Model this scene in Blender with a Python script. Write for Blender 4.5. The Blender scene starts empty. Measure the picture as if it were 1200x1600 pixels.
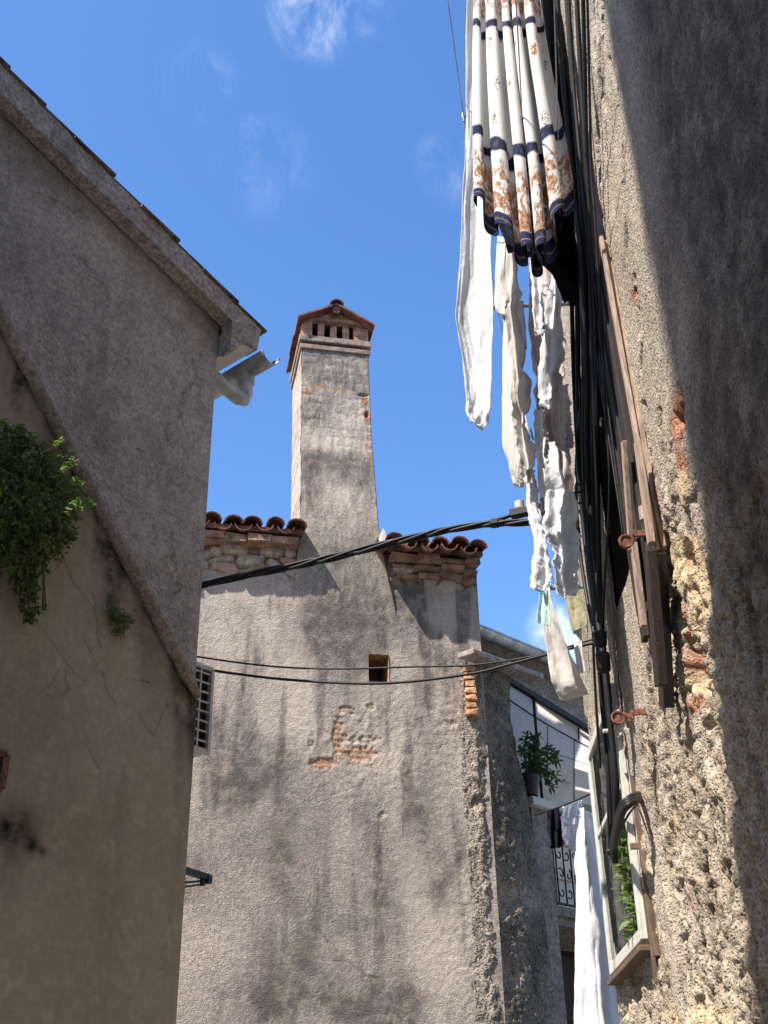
import bpy, math, random
import numpy as np
from mathutils import Vector

S = bpy.context.scene
COL = S.collection
random.seed(7)
rng = np.random.default_rng(11)

# ------------------------------------------------------------------ camera
F = 1800.0                                    # focal length in pixels of the 1200 x 1600 photograph
_z = np.array([533 - 600., 800 + 2370., -F]); _z /= np.linalg.norm(_z)
_fw = np.array([0, 0, -1.]); _y = _fw - _z * _fw.dot(_z); _y /= np.linalg.norm(_y)
_x = np.cross(_y, _z)
RW = np.array([_x, _y, _z])                   # camera axes -> world
CAM = np.array([0., 0., 1.6])
cd = bpy.data.cameras.new('camera'); co = bpy.data.objects.new('camera', cd); COL.objects.link(co)
cd.sensor_fit = 'VERTICAL'; cd.sensor_height = 36.0; cd.lens = 36.0 * F / 1600.0
cd.clip_start = 0.05; cd.clip_end = 3000
from mathutils import Matrix
co.matrix_world = Matrix([list(RW[i]) + [CAM[i]] for i in range(3)] + [[0, 0, 0, 1]])
S.camera = co

SUN_AZ, SUN_EL = 48.0, 54.0                   # the way the light travels (clockwise from +Y), height of the sun
S.view_settings.view_transform = 'Standard'; S.view_settings.look = 'None'
S.view_settings.exposure = 1.20; S.view_settings.gamma = 1.0
S.cycles.max_bounces = 8; S.cycles.diffuse_bounces = 4; S.cycles.transparent_max_bounces = 12

def ray(px, py): return RW @ np.array([px - 600., 800. - py, -F])

# ------------------------------------------------------------------ node helper
class NT:
    def __init__(s, tree): s.t = tree; s.n = tree.nodes; s.l = tree.links
    def add(s, typ, **kw):
        n = s.n.new(typ)
        for k, v in kw.items():
            if hasattr(n, k): setattr(n, k, v)
        return n
    def set(s, n, i, v):
        if hasattr(v, 'is_linked') or hasattr(v, 'links'): s.l.new(v, n.inputs[i])
        elif v is not None:
            if isinstance(v, tuple) and len(v) == 3 and n.inputs[i].type == 'RGBA': v = (*v, 1)
            n.inputs[i].default_value = v
    def coord(s, kind='Object', scale=(1, 1, 1)):
        c = s.add('ShaderNodeTexCoord'); m = s.add('ShaderNodeMapping')
        s.l.new(c.outputs[kind], m.inputs['Vector']); m.inputs['Scale'].default_value = scale
        return m.outputs[0]
    def noise(s, vec, scale, detail=4, rough=.55, dist=0.0):
        n = s.add('ShaderNodeTexNoise'); s.l.new(vec, n.inputs['Vector'])
        n.inputs['Scale'].default_value = scale; n.inputs['Detail'].default_value = detail
        n.inputs['Roughness'].default_value = rough; n.inputs['Distortion'].default_value = dist
        return n.outputs['Fac']
    def vor(s, vec, scale, feature='F1', out='Distance'):
        n = s.add('ShaderNodeTexVoronoi', feature=feature); s.l.new(vec, n.inputs['Vector'])
        n.inputs['Scale'].default_value = scale
        return n.outputs[out]
    def ramp(s, fac, a, b, lo=0.0, hi=1.0):
        n = s.add('ShaderNodeMapRange'); n.interpolation_type = 'SMOOTHSTEP'
        s.set(n, 0, fac); n.inputs[1].default_value = a; n.inputs[2].default_value = b
        n.inputs[3].default_value = lo; n.inputs[4].default_value = hi
        return n.outputs[0]
    def mix(s, fac, a, b, blend='MIX'):
        n = s.add('ShaderNodeMix', data_type='RGBA', blend_type=blend)
        s.set(n, 0, fac); s.set(n, 6, a); s.set(n, 7, b)
        return n.outputs[2]
    def math(s, op, a, b=None):
        n = s.add('ShaderNodeMath', operation=op); s.set(n, 0, a)
        if b is not None: s.set(n, 1, b)
        return n.outputs[0]
    def attr(s, name):
        return s.add('ShaderNodeAttribute', attribute_name=name).outputs['Fac']
    def bump(s, h, strength, dist, prev=None):
        n = s.add('ShaderNodeBump'); s.set(n, 'Height', h)
        n.inputs['Strength'].default_value = strength; n.inputs['Distance'].default_value = dist
        if prev is not None: s.l.new(prev, n.inputs['Normal'])
        return n.outputs[0]

def new_mat(name):
    m = bpy.data.materials.new(name); m.use_nodes = True
    nt = NT(m.node_tree); b = nt.n['Principled BSDF']
    b.inputs['Roughness'].default_value = .9
    b.inputs['Specular IOR Level'].default_value = .25
    return m, nt, b

def plain(name, c, rough=.6, metal=0.0, var=.25, scale=9, bump=0.0, spec=.3, vs=(1, 1, 1)):
    m, nt, b = new_mat(name)
    v = nt.coord('Object', vs)
    n = nt.noise(v, scale, 5, .6)
    f = nt.ramp(n, .3, .7)
    c0 = tuple(x * (1 - var) for x in c); c1 = tuple(min(1, x * (1 + var)) for x in c)
    nt.set(b, 'Base Color', nt.mix(f, c0, c1))
    b.inputs['Roughness'].default_value = rough; b.inputs['Metallic'].default_value = metal
    b.inputs['Specular IOR Level'].default_value = spec
    if bump: nt.set(b, 'Normal', nt.bump(nt.noise(v, scale * 6, 4), bump, .01))
    return m

def plaster(name, c1, c2, c3, grain=45, bumps=.6, bdist=.012, streak=.5, big=1.1, speck=.0, pits=False,
            stain_shade=(.05, .045, .04), brick=True, contrast=1.0):
    """rough render: c1/c2 blotches, c3 vertical runs; mesh attributes 'stain', 'brick', 'pale' tint it"""
    m, nt, b = new_mat(name)
    v = nt.coord('Object'); vz = nt.coord('Object', (1, 1, .16))
    base = nt.mix(nt.ramp(nt.noise(v, big, 6, .62, .3), .34, .66), c1, c2)
    base = nt.mix(nt.math('MULTIPLY', nt.ramp(nt.noise(vz, 3.2, 6, .65), .48, .72), streak), base, c3)
    base = nt.mix(nt.math('MULTIPLY', nt.ramp(nt.noise(v, 6.5, 5, .7), .5, .75), .45), base, tuple(x * 1.25 for x in c2))
    g = nt.noise(v, grain, 3, .6)
    base = nt.mix(.8 * contrast, base, nt.mix(nt.ramp(g, .3, .7), (.55, .55, .55), (1.35, 1.33, 1.3)), 'MULTIPLY')
    g2 = nt.noise(v, grain * .34, 4, .7)
    base = nt.mix(.6 * contrast, base, nt.mix(nt.ramp(g2, .32, .68), (.62, .62, .63), (1.25, 1.25, 1.23)), 'MULTIPLY')
    if speck:
        d = nt.vor(v, grain * .9)
        base = nt.mix(nt.math('MULTIPLY', nt.ramp(d, .26, .12), speck), base, (.62, .58, .52))
    base = nt.mix(nt.attr('pale'), base, nt.mix(nt.ramp(g2, .3, .7), (.47, .40, .33), (.62, .53, .45)))
    st = nt.math('MULTIPLY', nt.attr('stain_shade'), nt.ramp(nt.noise(v, 7, 5, .7), .25, .62, .35, 1.0))
    base = nt.mix(st, base, stain_shade)
    if brick:
        bc = nt.mix(nt.ramp(nt.noise(v, 19, 5, .7), .35, .65), (.27, .105, .065), (.44, .22, .14))
        base = nt.mix(nt.attr('brick'), base, bc)
        base = nt.mix(nt.attr('ochre'), base, nt.mix(nt.ramp(nt.noise(v, 20, 4), .35, .65), (.40, .29, .17), (.56, .44, .29)))
    nt.set(b, 'Base Color', base)
    b.inputs['Roughness'].default_value = .95; b.inputs['Specular IOR Level'].default_value = .12
    vary = nt.ramp(nt.noise(v, 1.7, 5, .65, .4), .36, .64)
    def vbump(h, st_, d_, prev=None):
        o_ = nt.bump(h, st_, d_, prev); nt.set(o_.node, 'Strength', nt.math('MULTIPLY', nt.math('ADD', nt.math('MULTIPLY', vary, 1.1), .25), st_)); return o_
    nrm = vbump(g2, bumps * .8, bdist * 1.8)
    nrm = vbump(g, bumps, bdist, nrm)
    if pits:
        d = nt.vor(v, grain * .8)
        nrm = nt.bump(nt.ramp(d, .0, .5), bumps, bdist * .9, nrm)
    nt.set(b, 'Normal', nrm)
    return m

# ------------------------------------------------------------------ world, sun
w = bpy.data.worlds.new('World'); S.world = w; w.use_nodes = True
wt = NT(w.node_tree); bg = wt.n['Background']
sky = wt.add('ShaderNodeTexSky'); sky.sky_type = 'NISHITA'; sky.sun_disc = False
sky.sun_elevation = math.radians(SUN_EL); sky.sun_rotation = math.radians(SUN_AZ + 180)
sky.air_density = 1.0; sky.dust_density = 0.6; sky.ozone_density = 1.6; sky.altitude = 10
wc = wt.add('ShaderNodeTexCoord'); gen = wc.outputs['Generated']
cloud = None
mp = wt.add('ShaderNodeMapping'); wt.l.new(gen, mp.inputs[0]); mp.inputs['Scale'].default_value = (1.5, 1.0, 1.0); mp.inputs['Rotation'].default_value = (.3, .5, .2)
cn = wt.noise(mp.outputs[0], 13.0, 11, .68, .5)
for (px, py, rad, k) in ((508, -14, 3.6, .24), (470, 22, 2.4, .09), (415, 262, 3.0, .07), (312, 128, 2.2, .08), (400, 212, 1.4, .08), (905, 985, 2.9, .7),
                         (715, 255, 2.4, .12)):
    d = ray(px, py); d = d / np.linalg.norm(d)
    vm = wt.add('ShaderNodeVectorMath', operation='DOT_PRODUCT'); wt.l.new(gen, vm.inputs[0]); vm.inputs[1].default_value = tuple(d)
    g = wt.ramp(vm.outputs['Value'], math.cos(math.radians(rad)), 1.0, 0, k)
    g = wt.math('MULTIPLY', g, wt.ramp(cn, .42, .74))
    cloud = g if cloud is None else wt.math('ADD', cloud, g)
hsv = wt.add('ShaderNodeHueSaturation'); wt.l.new(sky.outputs[0], hsv.inputs['Color'])
hsv.inputs['Saturation'].default_value = 1.25; hsv.inputs['Value'].default_value = 1.30; hsv.inputs['Hue'].default_value = .505
skyc = wt.mix(wt.math('MINIMUM', cloud, .95), hsv.outputs[0], (8.5, 8.7, 9.0))
wt.l.new(skyc, bg.inputs['Color']); bg.inputs['Strength'].default_value = .10

sd = bpy.data.lights.new('sun', 'SUN'); so = bpy.data.objects.new('sun', sd); COL.objects.link(so)
sd.energy = 4.2; sd.angle = math.radians(.53); sd.color = (1.0, .945, .86)
_a, _e = math.radians(SUN_AZ), math.radians(SUN_EL)
TRAVEL = np.array([math.sin(_a) * math.cos(_e), math.cos(_a) * math.cos(_e), -math.sin(_e)])
so.rotation_euler = Vector(TRAVEL).to_track_quat('-Z', 'Y').to_euler()
so.location = (-6, -8, 30)

# ------------------------------------------------------------------ noise in numpy
_perm = rng.permutation(256); _perm = np.concatenate([_perm, _perm, _perm])
_g = rng.normal(size=(256, 3)); _g /= np.linalg.norm(_g, axis=1)[:, None]
def perlin(x, y, z=0.0):
    x, y, z = np.broadcast_arrays(np.asarray(x, float), np.asarray(y, float), np.asarray(z, float))
    xi, yi, zi = np.floor(x).astype(int), np.floor(y).astype(int), np.floor(z).astype(int)
    xf, yf, zf = x - xi, y - yi, z - zi
    u, v, t = [q * q * q * (q * (q * 6 - 15) + 10) for q in (xf, yf, zf)]
    r = 0
    for a in (0, 1):
        for b in (0, 1):
            for c in (0, 1):
                h = _perm[_perm[_perm[(xi + a) & 255] + ((yi + b) & 255)] + ((zi + c) & 255)]
                gr = _g[h]
                d = gr[..., 0] * (xf - a) + gr[..., 1] * (yf - b) + gr[..., 2] * (zf - c)
                r = r + d * (u if a else 1 - u) * (v if b else 1 - v) * (t if c else 1 - t)
    return r
def fbm(x, y, z=0.0, o=4, g=.5):
    r = 0; a = 1.0
    for i in range(o):
        r = r + a * perlin(x * 2 ** i + 7.3 * i, y * 2 ** i + 3.1 * i, np.asarray(z) * 2 ** i + 1.7 * i); a *= g
    return r
def worley(x, y, seed=0):
    """F1, F2 and a random value per cell"""
    xi, yi = np.floor(x).astype(int), np.floor(y).astype(int)
    f1 = np.full(x.shape, 9.); f2 = np.full(x.shape, 9.); val = np.zeros(x.shape)
    for a in (-1, 0, 1):
        for b in (-1, 0, 1):
            h = _perm[_perm[(xi + a + seed) & 255] + ((yi + b) & 255)]
            px = xi + a + (_perm[h + 11] / 255.); py = yi + b + (_perm[h + 57] / 255.)
            d = np.hypot(px - x, py - y)
            n = d < f1
            f2 = np.where(n, f1, np.minimum(f2, d)); val = np.where(n, h / 255., val); f1 = np.where(n, d, f1)
    return f1, f2, val
def sm(e0, e1, x):
    t = np.clip((x - e0) / (e1 - e0), 0, 1); return t * t * (3 - 2 * t)

# ------------------------------------------------------------------ places: the three wall planes, pixels to points on them
def dirv(az): a = math.radians(az); return np.array([math.sin(a), math.cos(a), 0.])
class Plane:
    def __init__(s, p, az, out):              # through p, running along az; 'out' = normal on the side we see
        s.p = np.array(p, float); s.d = dirv(az); s.n = np.array(out, float)
    def hit(s, px, py, off=0.0):
        r = ray(px, py); return CAM + r * ((s.n.dot(s.p) + off - s.n.dot(CAM)) / s.n.dot(r))
    def uv(s, P): q = P - s.p; return q.dot(s.d), P[2]
    def pt(s, u, z, off=0.0): return np.array([*(s.p + s.d * u + s.n * off)[:2], z])
def atY(px, py, Y):
    r = ray(px, py); return CAM + r * (Y / r[1])
def project(P):
    q = (P - CAM) @ RW; return 600 + F * q[..., 0] / -q[..., 2], 800 - F * q[..., 1] / -q[..., 2]

_c = ray(308, 1020); _c = _c / math.hypot(_c[0], _c[1]) * 7.0
LEFT = Plane((_c[0], _c[1], 0), 40, (math.cos(math.radians(40)), -math.sin(math.radians(40)), 0))
_r = ray(600, 870); _p = CAM + _r * (10.5 / _r[1])
MID = Plane((_p[0], _p[1], 0), 78, (math.cos(math.radians(78)), -math.sin(math.radians(78)), 0))
RIGHT = Plane((1.133, 0, 0), 2, (-math.cos(math.radians(2)), math.sin(math.radians(2)), 0))
UP = np.array([0, 0, 1.])

# ------------------------------------------------------------------ mesh helpers
class MB:
    def __init__(s): s.v = []; s.f = []; s.uv = []
    def quad(s, *p):
        i = len(s.v); s.v += [tuple(q) for q in p]; s.f.append(tuple(range(i, i + len(p))))
    def box(s, c, hx, hy, hz, jit=0.0):       # centre and three half-axis vectors
        c, hx, hy, hz = [np.asarray(q, float) for q in (c, hx, hy, hz)]
        i = len(s.v)
        for a in (-1, 1):
            for b in (-1, 1):
                for d in (-1, 1):
                    s.v.append(tuple(c + a * hx + b * hy + d * hz + (np.random.default_rng(len(s.v)).normal(size=3) * jit if jit else 0)))
        for q in ((0, 1, 3, 2), (4, 6, 7, 5), (0, 4, 5, 1), (2, 3, 7, 6), (0, 2, 6, 4), (1, 5, 7, 3)):
            s.f.append(tuple(i + k for k in q))
    def bar(s, a, b, w, h, side=None):        # a rectangular bar from a to b
        a, b = np.asarray(a, float), np.asarray(b, float); d = b - a; L = np.linalg.norm(d); d = d / L
        sd_ = np.cross(d, UP) if side is None else np.asarray(side, float) - d * np.dot(side, d)
        if np.linalg.norm(sd_) < 1e-6: sd_ = np.array([1., 0, 0])
        sd_ = sd_ / np.linalg.norm(sd_); t = np.cross(sd_, d)
        s.box((a + b) / 2, d * L / 2, sd_ * w / 2, t * h / 2)
    def tube(s, pts, r, n=8, cap=True):
        pts = np.asarray(pts, float); m = len(pts); rr = np.broadcast_to(r, (m,))
        t = np.gradient(pts, axis=0); t /= np.linalg.norm(t, axis=1)[:, None] + 1e-12
        a = np.cross(t[0], [0.31, .2, .93]); a /= np.linalg.norm(a); i0 = len(s.v)
        for k in range(m):
            a = a - t[k] * a.dot(t[k]); a /= np.linalg.norm(a); b = np.cross(t[k], a)
            for j in range(n):
                q = 2 * math.pi * j / n; s.v.append(tuple(pts[k] + rr[k] * (a * math.cos(q) + b * math.sin(q))))
        for k in range(m - 1):
            for j in range(n):
                s.f.append((i0 + k * n + j, i0 + k * n + (j + 1) % n, i0 + (k + 1) * n + (j + 1) % n, i0 + (k + 1) * n + j))
        if cap:
            s.f.append(tuple(i0 + j for j in range(n))[::-1]); s.f.append(tuple(i0 + (m - 1) * n + j for j in range(n)))
    def prism(s, poly, ext):                  # closed polygon (points) pushed along ext
        poly = [np.asarray(p, float) for p in poly]; ext = np.asarray(ext, float); n = len(poly); i = len(s.v)
        s.v += [tuple(p) for p in poly] + [tuple(p + ext) for p in poly]
        s.f.append(tuple(range(i, i + n))); s.f.append(tuple(range(i + n, i + 2 * n))[::-1])
        for k in range(n): s.f.append((i + k, i + n + k, i + n + (k + 1) % n, i + (k + 1) % n))
    def grid(s, P):                           # (rows, cols, 3)
        i = len(s.v); r, c = P.shape[:2]; s.v += [tuple(p) for p in P.reshape(-1, 3)]
        for a in range(r - 1):
            for b in range(c - 1): s.f.append((i + a * c + b, i + a * c + b + 1, i + (a + 1) * c + b + 1, i + (a + 1) * c + b))
    def build(s, name, mat, parent=None, smooth=False, bevel=0.0):
        return mesh_obj(name, s.v, s.f, mat, parent, smooth, bevel=bevel)

def loc_of(parent):
    p = np.zeros(3)
    while parent is not None: p = p + np.array(parent.location); parent = parent.parent
    return p

def mesh_obj(name, v, f, mat, parent=None, smooth=False, uv=None, attrs=None, bevel=0.0, fix=True):
    """v in world coordinates; the object sits at its parent's origin (or at its own base when it has none)"""
    v = np.asarray(v, float).reshape(-1, 3)
    if parent is not None: off = loc_of(parent)
    else: off = np.array([v[:, 0].mean(), v[:, 1].mean(), v[:, 2].min()])
    me = bpy.data.meshes.new(name)
    me.from_pydata((v - off).tolist(), [], [tuple(map(int, q)) for q in f]); me.update()
    if uv is not None:
        ul = me.uv_layers.new(name='UVMap'); li = np.empty(len(me.loops), np.int32); me.loops.foreach_get('vertex_index', li)
        ul.data.foreach_set('uv', np.asarray(uv, np.float32)[li].ravel())
    for k, a in (attrs or {}).items():
        at = me.attributes.new(k, 'FLOAT', 'POINT'); at.data.foreach_set('value', np.asarray(a, np.float32).ravel())
    me.materials.append(mat)
    if fix:
        import bmesh
        bm = bmesh.new(); bm.from_mesh(me); bmesh.ops.recalc_face_normals(bm, faces=bm.faces); bm.to_mesh(me); bm.free()
    if smooth: me.polygons.foreach_set('use_smooth', [True] * len(me.polygons))
    o = bpy.data.objects.new(name, me); COL.objects.link(o)
    if parent is not None: o.parent = parent
    else: o.location = tuple(off)
    if bevel:
        b = o.modifiers.new('bevel', 'BEVEL'); b.width = bevel; b.segments = 2; b.limit_method = 'ANGLE'
    return o

def grid_obj(name, P, mat, parent=None, smooth=True, attrs=None, keep=None, uv=None, fix=False):
    r, c = P.shape[:2]; idx = np.arange(r * c).reshape(r, c)
    q = np.stack([idx[:-1, :-1], idx[:-1, 1:], idx[1:, 1:], idx[1:, :-1]], -1).reshape(-1, 4)
    if keep is not None: q = q[keep.reshape(-1)]
    return mesh_obj(name, P.reshape(-1, 3), q.tolist(), mat, parent, smooth, uv=uv, attrs=attrs, fix=fix)

def empty(name, loc):
    o = bpy.data.objects.new(name, None); COL.objects.link(o); o.location = tuple(map(float, loc)); o.empty_display_size = .2
    return o
def tag(o, label, cat, group=None):
    o['label'] = label; o['category'] = cat
    if group: o['group'] = group
    return o
def structure(o): o['kind'] = 'structure'; return o

def spline(pts, n):
    """Catmull-Rom through pts along axis 0"""
    pts = np.asarray(pts, float); m = len(pts)
    t = np.linspace(0, m - 1, n); i = np.clip(np.floor(t).astype(int), 0, m - 2); f = (t - i).reshape(-1, *([1] * (pts.ndim - 1)))
    g = lambda k: pts[np.clip(k, 0, m - 1)]
    p0, p1, p2, p3 = g(i - 1), g(i), g(i + 1), g(i + 2)
    return .5 * (2 * p1 + (p2 - p0) * f + (2 * p0 - 5 * p1 + 4 * p2 - p3) * f ** 2 + (3 * p1 - p0 - 3 * p2 + p3) * f ** 3)

def blobs(px, py, lst):
    """soft spots given as (x, y, rx, ry, k) in photo pixels of the wall points"""
    r = 0
    for (x, y, rx, ry, k) in lst: r = r + k * np.exp(-((px - x) / rx) ** 2 - ((py - y) / ry) ** 2)
    return r
def cracks(px, py, starts, seed, wob):
    r_ = np.random.default_rng(seed); out = np.zeros(px.shape)
    for (x, y, ang, L, wd) in starts:
        pl = [(x, y)]; a = ang
        for _ in range(int(L / 12)):
            a = ang + .9 * r_.normal() * .6; x += 12 * math.cos(a); y += 12 * math.sin(a); pl.append((x, y))
        out = np.maximum(out, np.exp(-(seg_dist(px + wob, py + wob * .5, pl) / wd) ** 2))
    return out
def seg_dist(px, py, poly):
    d = np.full(px.shape, 1e9)
    for (x0, y0), (x1, y1) in zip(poly[:-1], poly[1:]):
        dx, dy = x1 - x0, y1 - y0; t = np.clip(((px - x0) * dx + (py - y0) * dy) / (dx * dx + dy * dy), 0, 1)
        d = np.minimum(d, np.hypot(px - x0 - t * dx, py - y0 - t * dy))
    return d

# ------------------------------------------------------------------ materials
M = {}
M['ground'] = plaster('paving stone', (.22, .20, .18), (.30, .28, .25), (.18, .17, .15), grain=30, brick=False)
M['left_up'] = plaster('grey roughcast', (.36, .32, .288), (.45, .40, .36), (.26, .23, .21), contrast=.65, grain=38, bumps=1.0, bdist=.02, streak=.45, big=.9, brick=False)
M['left_low'] = plaster('beige plaster', (.33, .272, .195), (.39, .325, .24), (.245, .20, .146), contrast=.22, grain=26, bumps=.15, bdist=.006, streak=.6, big=.8, stain_shade=(.022, .02, .016), brick=False)
M['mid'] = plaster('weathered roughcast', (.46, .39, .332), (.375, .322, .288), (.25, .22, .203), grain=85, bumps=.5, bdist=.009, streak=.6, big=1.3, speck=.35, contrast=.85, stain_shade=(.095, .085, .080), pits=True)
M['chim'] = plaster('grey chimney render', (.43, .37, .31), (.35, .30, .26), (.22, .195, .18), grain=70, bumps=.4, bdist=.008, streak=.35, big=3.0, speck=.2, stain_shade=(.10, .095, .09), pits=True)
M['pier'] = plaster('pebbly mortar', (.33, .28, .235), (.25, .215, .18), (.17, .148, .125), grain=55, bumps=1.0, bdist=.02, streak=.3, big=1.6, speck=.5, stain_shade=(.055, .048, .042), pits=True)
M['right'] = plaster('eroded wall', (.47, .395, .315), (.37, .31, .245), (.25, .21, .17), grain=80, bumps=.9, bdist=.010, streak=.35, big=1.6, speck=.45, stain_shade=(.060, .047, .037), pits=True)
M['back'] = plaster('grey brown facade', (.26, .235, .21), (.21, .19, .17), (.17, .155, .14), grain=30, bumps=.2, brick=False)
M['trim'] = plaster('roughcast trim', (.32, .288, .263), (.37, .335, .305), (.26, .232, .215), grain=34, bumps=.9, bdist=.016, brick=False)
M['coping'] = plaster('brown grey coping mortar', (.25, .205, .165), (.31, .26, .215), (.16, .135, .11), grain=40, bumps=.7, bdist=.01, brick=False)
M['soffit'] = plain('cream paint', (.56, .52, .45), .8, var=.08, scale=4)
M['tile'] = plain('clay tile', (.20, .098, .068), .9, var=.65, scale=7, bump=.5)
M['tile_dark'] = plain('old clay tile', (.15, .085, .06), .9, var=.6, scale=9, bump=.6)
M['tile_red'] = plain('red clay tile', (.19, .080, .058), .85, var=.5, scale=12, bump=.4)
M['brick'] = plain('old brick', (.40, .24, .16), .92, var=.4, scale=16, bump=.8)
M['orange_brick'] = plain('orange brick', (.46, .25, .135), .95, var=.45, scale=14, bump=.8)
M['stone'] = plain('rubble stone', (.40, .34, .28), .95, var=.35, scale=12, bump=.9)
M['eave_brick'] = plain('brown eave brick', (.30, .19, .13), .95, var=.45, scale=10, bump=.8)
M['zinc'] = plain('zinc', (.36, .38, .39), .5, .7, var=.35, scale=6, bump=.15)
M['pipe'] = plain('grey sheet metal pipe', (.40, .41, .41), .55, .3, var=.25, scale=6, bump=.15)
M['black'] = plain('black cable rubber', (.013, .013, .014), .55, var=.4, scale=20, spec=.3)
M['dark_iron'] = plain('dark iron', (.035, .03, .03), .55, .5, var=.3, scale=20)
M['rust'] = plain('rusted iron', (.20, .085, .055), .85, .1, var=.45, scale=40, bump=.6)
M['ac'] = plain('cream enamel', (.50, .47, .42), .5, var=.1, scale=6)
M['ac_dark'] = plain('dark coil', (.03, .032, .035), .5, .3, var=.3, scale=60)
M['wood'] = plain('weathered wood', (.40, .29, .22), .85, var=.35, scale=7, bump=.7, vs=(9, 9, .6))
M['wood_dark'] = plain('dark and shaded wood', (.034, .021, .016), .7, var=.4, scale=7, bump=.6, vs=(9, 9, .6))  # very dark so the sunlit shutter boards look shaded by the laundry
M['wood_grey'] = plain('brown louvre wood', (.115, .075, .055), .8, var=.5, scale=7, bump=.6, vs=(9, 9, .6))
M['white_wood'] = plain('flaking white paint', (.60, .57, .51), .65, var=.18, scale=7, bump=.4, vs=(8, 8, 1.5))
M['brown_wood'] = plain('brown window wood', (.16, .105, .075), .75, var=.35, scale=8, bump=.5, vs=(6, 6, 1))
M['steel'] = plain('blue grey steel tube', (.22, .27, .33), .45, .4, var=.2, scale=12)
M['rope'] = plain('clothesline cord', (.42, .43, .46), .8, var=.2, scale=30)
M['interior'] = plain('dark opening fill', (.05, .045, .04), .9, var=.3, scale=2)  # dark colour standing in for shade inside vent, flue and upper window
M['mint'] = plain('mint plastic', (.15, .55, .50), .5, var=.1)
M['ledge'] = plain('sooty brick ledge', (.27, .205, .165), .95, var=.4, scale=14, bump=.8)
M['slab'] = plain('weathered stone slab', (.33, .29, .255), .95, var=.35, scale=14, bump=.9)

def cloth_mat(name, c, trans=.35, crinkle=.25, weave=True):
    m, nt, b = new_mat(name); v = nt.coord('Object', (1, 1, .45))
    n = nt.noise(v, 9, 5, .6, .4)
    col = nt.mix(nt.ramp(n, .3, .7), tuple(x * .93 for x in c), c)
    nt.set(b, 'Base Color', col); b.inputs['Roughness'].default_value = .9; b.inputs['Specular IOR Level'].default_value = .1
    nr = nt.bump(nt.noise(v, 26, 4, .6, .8), crinkle, .02); nt.set(b, 'Normal', nr)
    tr = nt.add('ShaderNodeBsdfTranslucent'); nt.set(tr, 0, col); nt.l.new(nr, tr.inputs['Normal'])
    mx = nt.add('ShaderNodeMixShader'); mx.inputs[0].default_value = trans
    nt.l.new(b.outputs[0], mx.inputs[1]); nt.l.new(tr.outputs[0], mx.inputs[2])
    nt.l.new(mx.outputs[0], nt.n['Material Output'].inputs['Surface'])
    return m
M['white'] = cloth_mat('white cotton', (.80, .80, .82), .30, .5)
M['white_thin'] = cloth_mat('thin white cotton', (.78, .77, .77), .30, .3)
M['cream'] = cloth_mat('cream cotton', (.72, .67, .62), .28, .4)
M['pinkish'] = cloth_mat('pale rose cotton', (.68, .61, .58), .28, .3)
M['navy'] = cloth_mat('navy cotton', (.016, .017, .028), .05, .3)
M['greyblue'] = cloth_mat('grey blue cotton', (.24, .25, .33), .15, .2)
M['mintcloth'] = cloth_mat('mint towel', (.56, .74, .70), .25, .5)
M['olive'] = cloth_mat('olive yellow cloth', (.46, .43, .27), .3, .3)
M['blackcloth'] = cloth_mat('black cloth', (.010, .010, .014), .0, .3)
M['awning'] = cloth_mat('white awning canvas', (.90, .86, .77), .6, .05)

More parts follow.
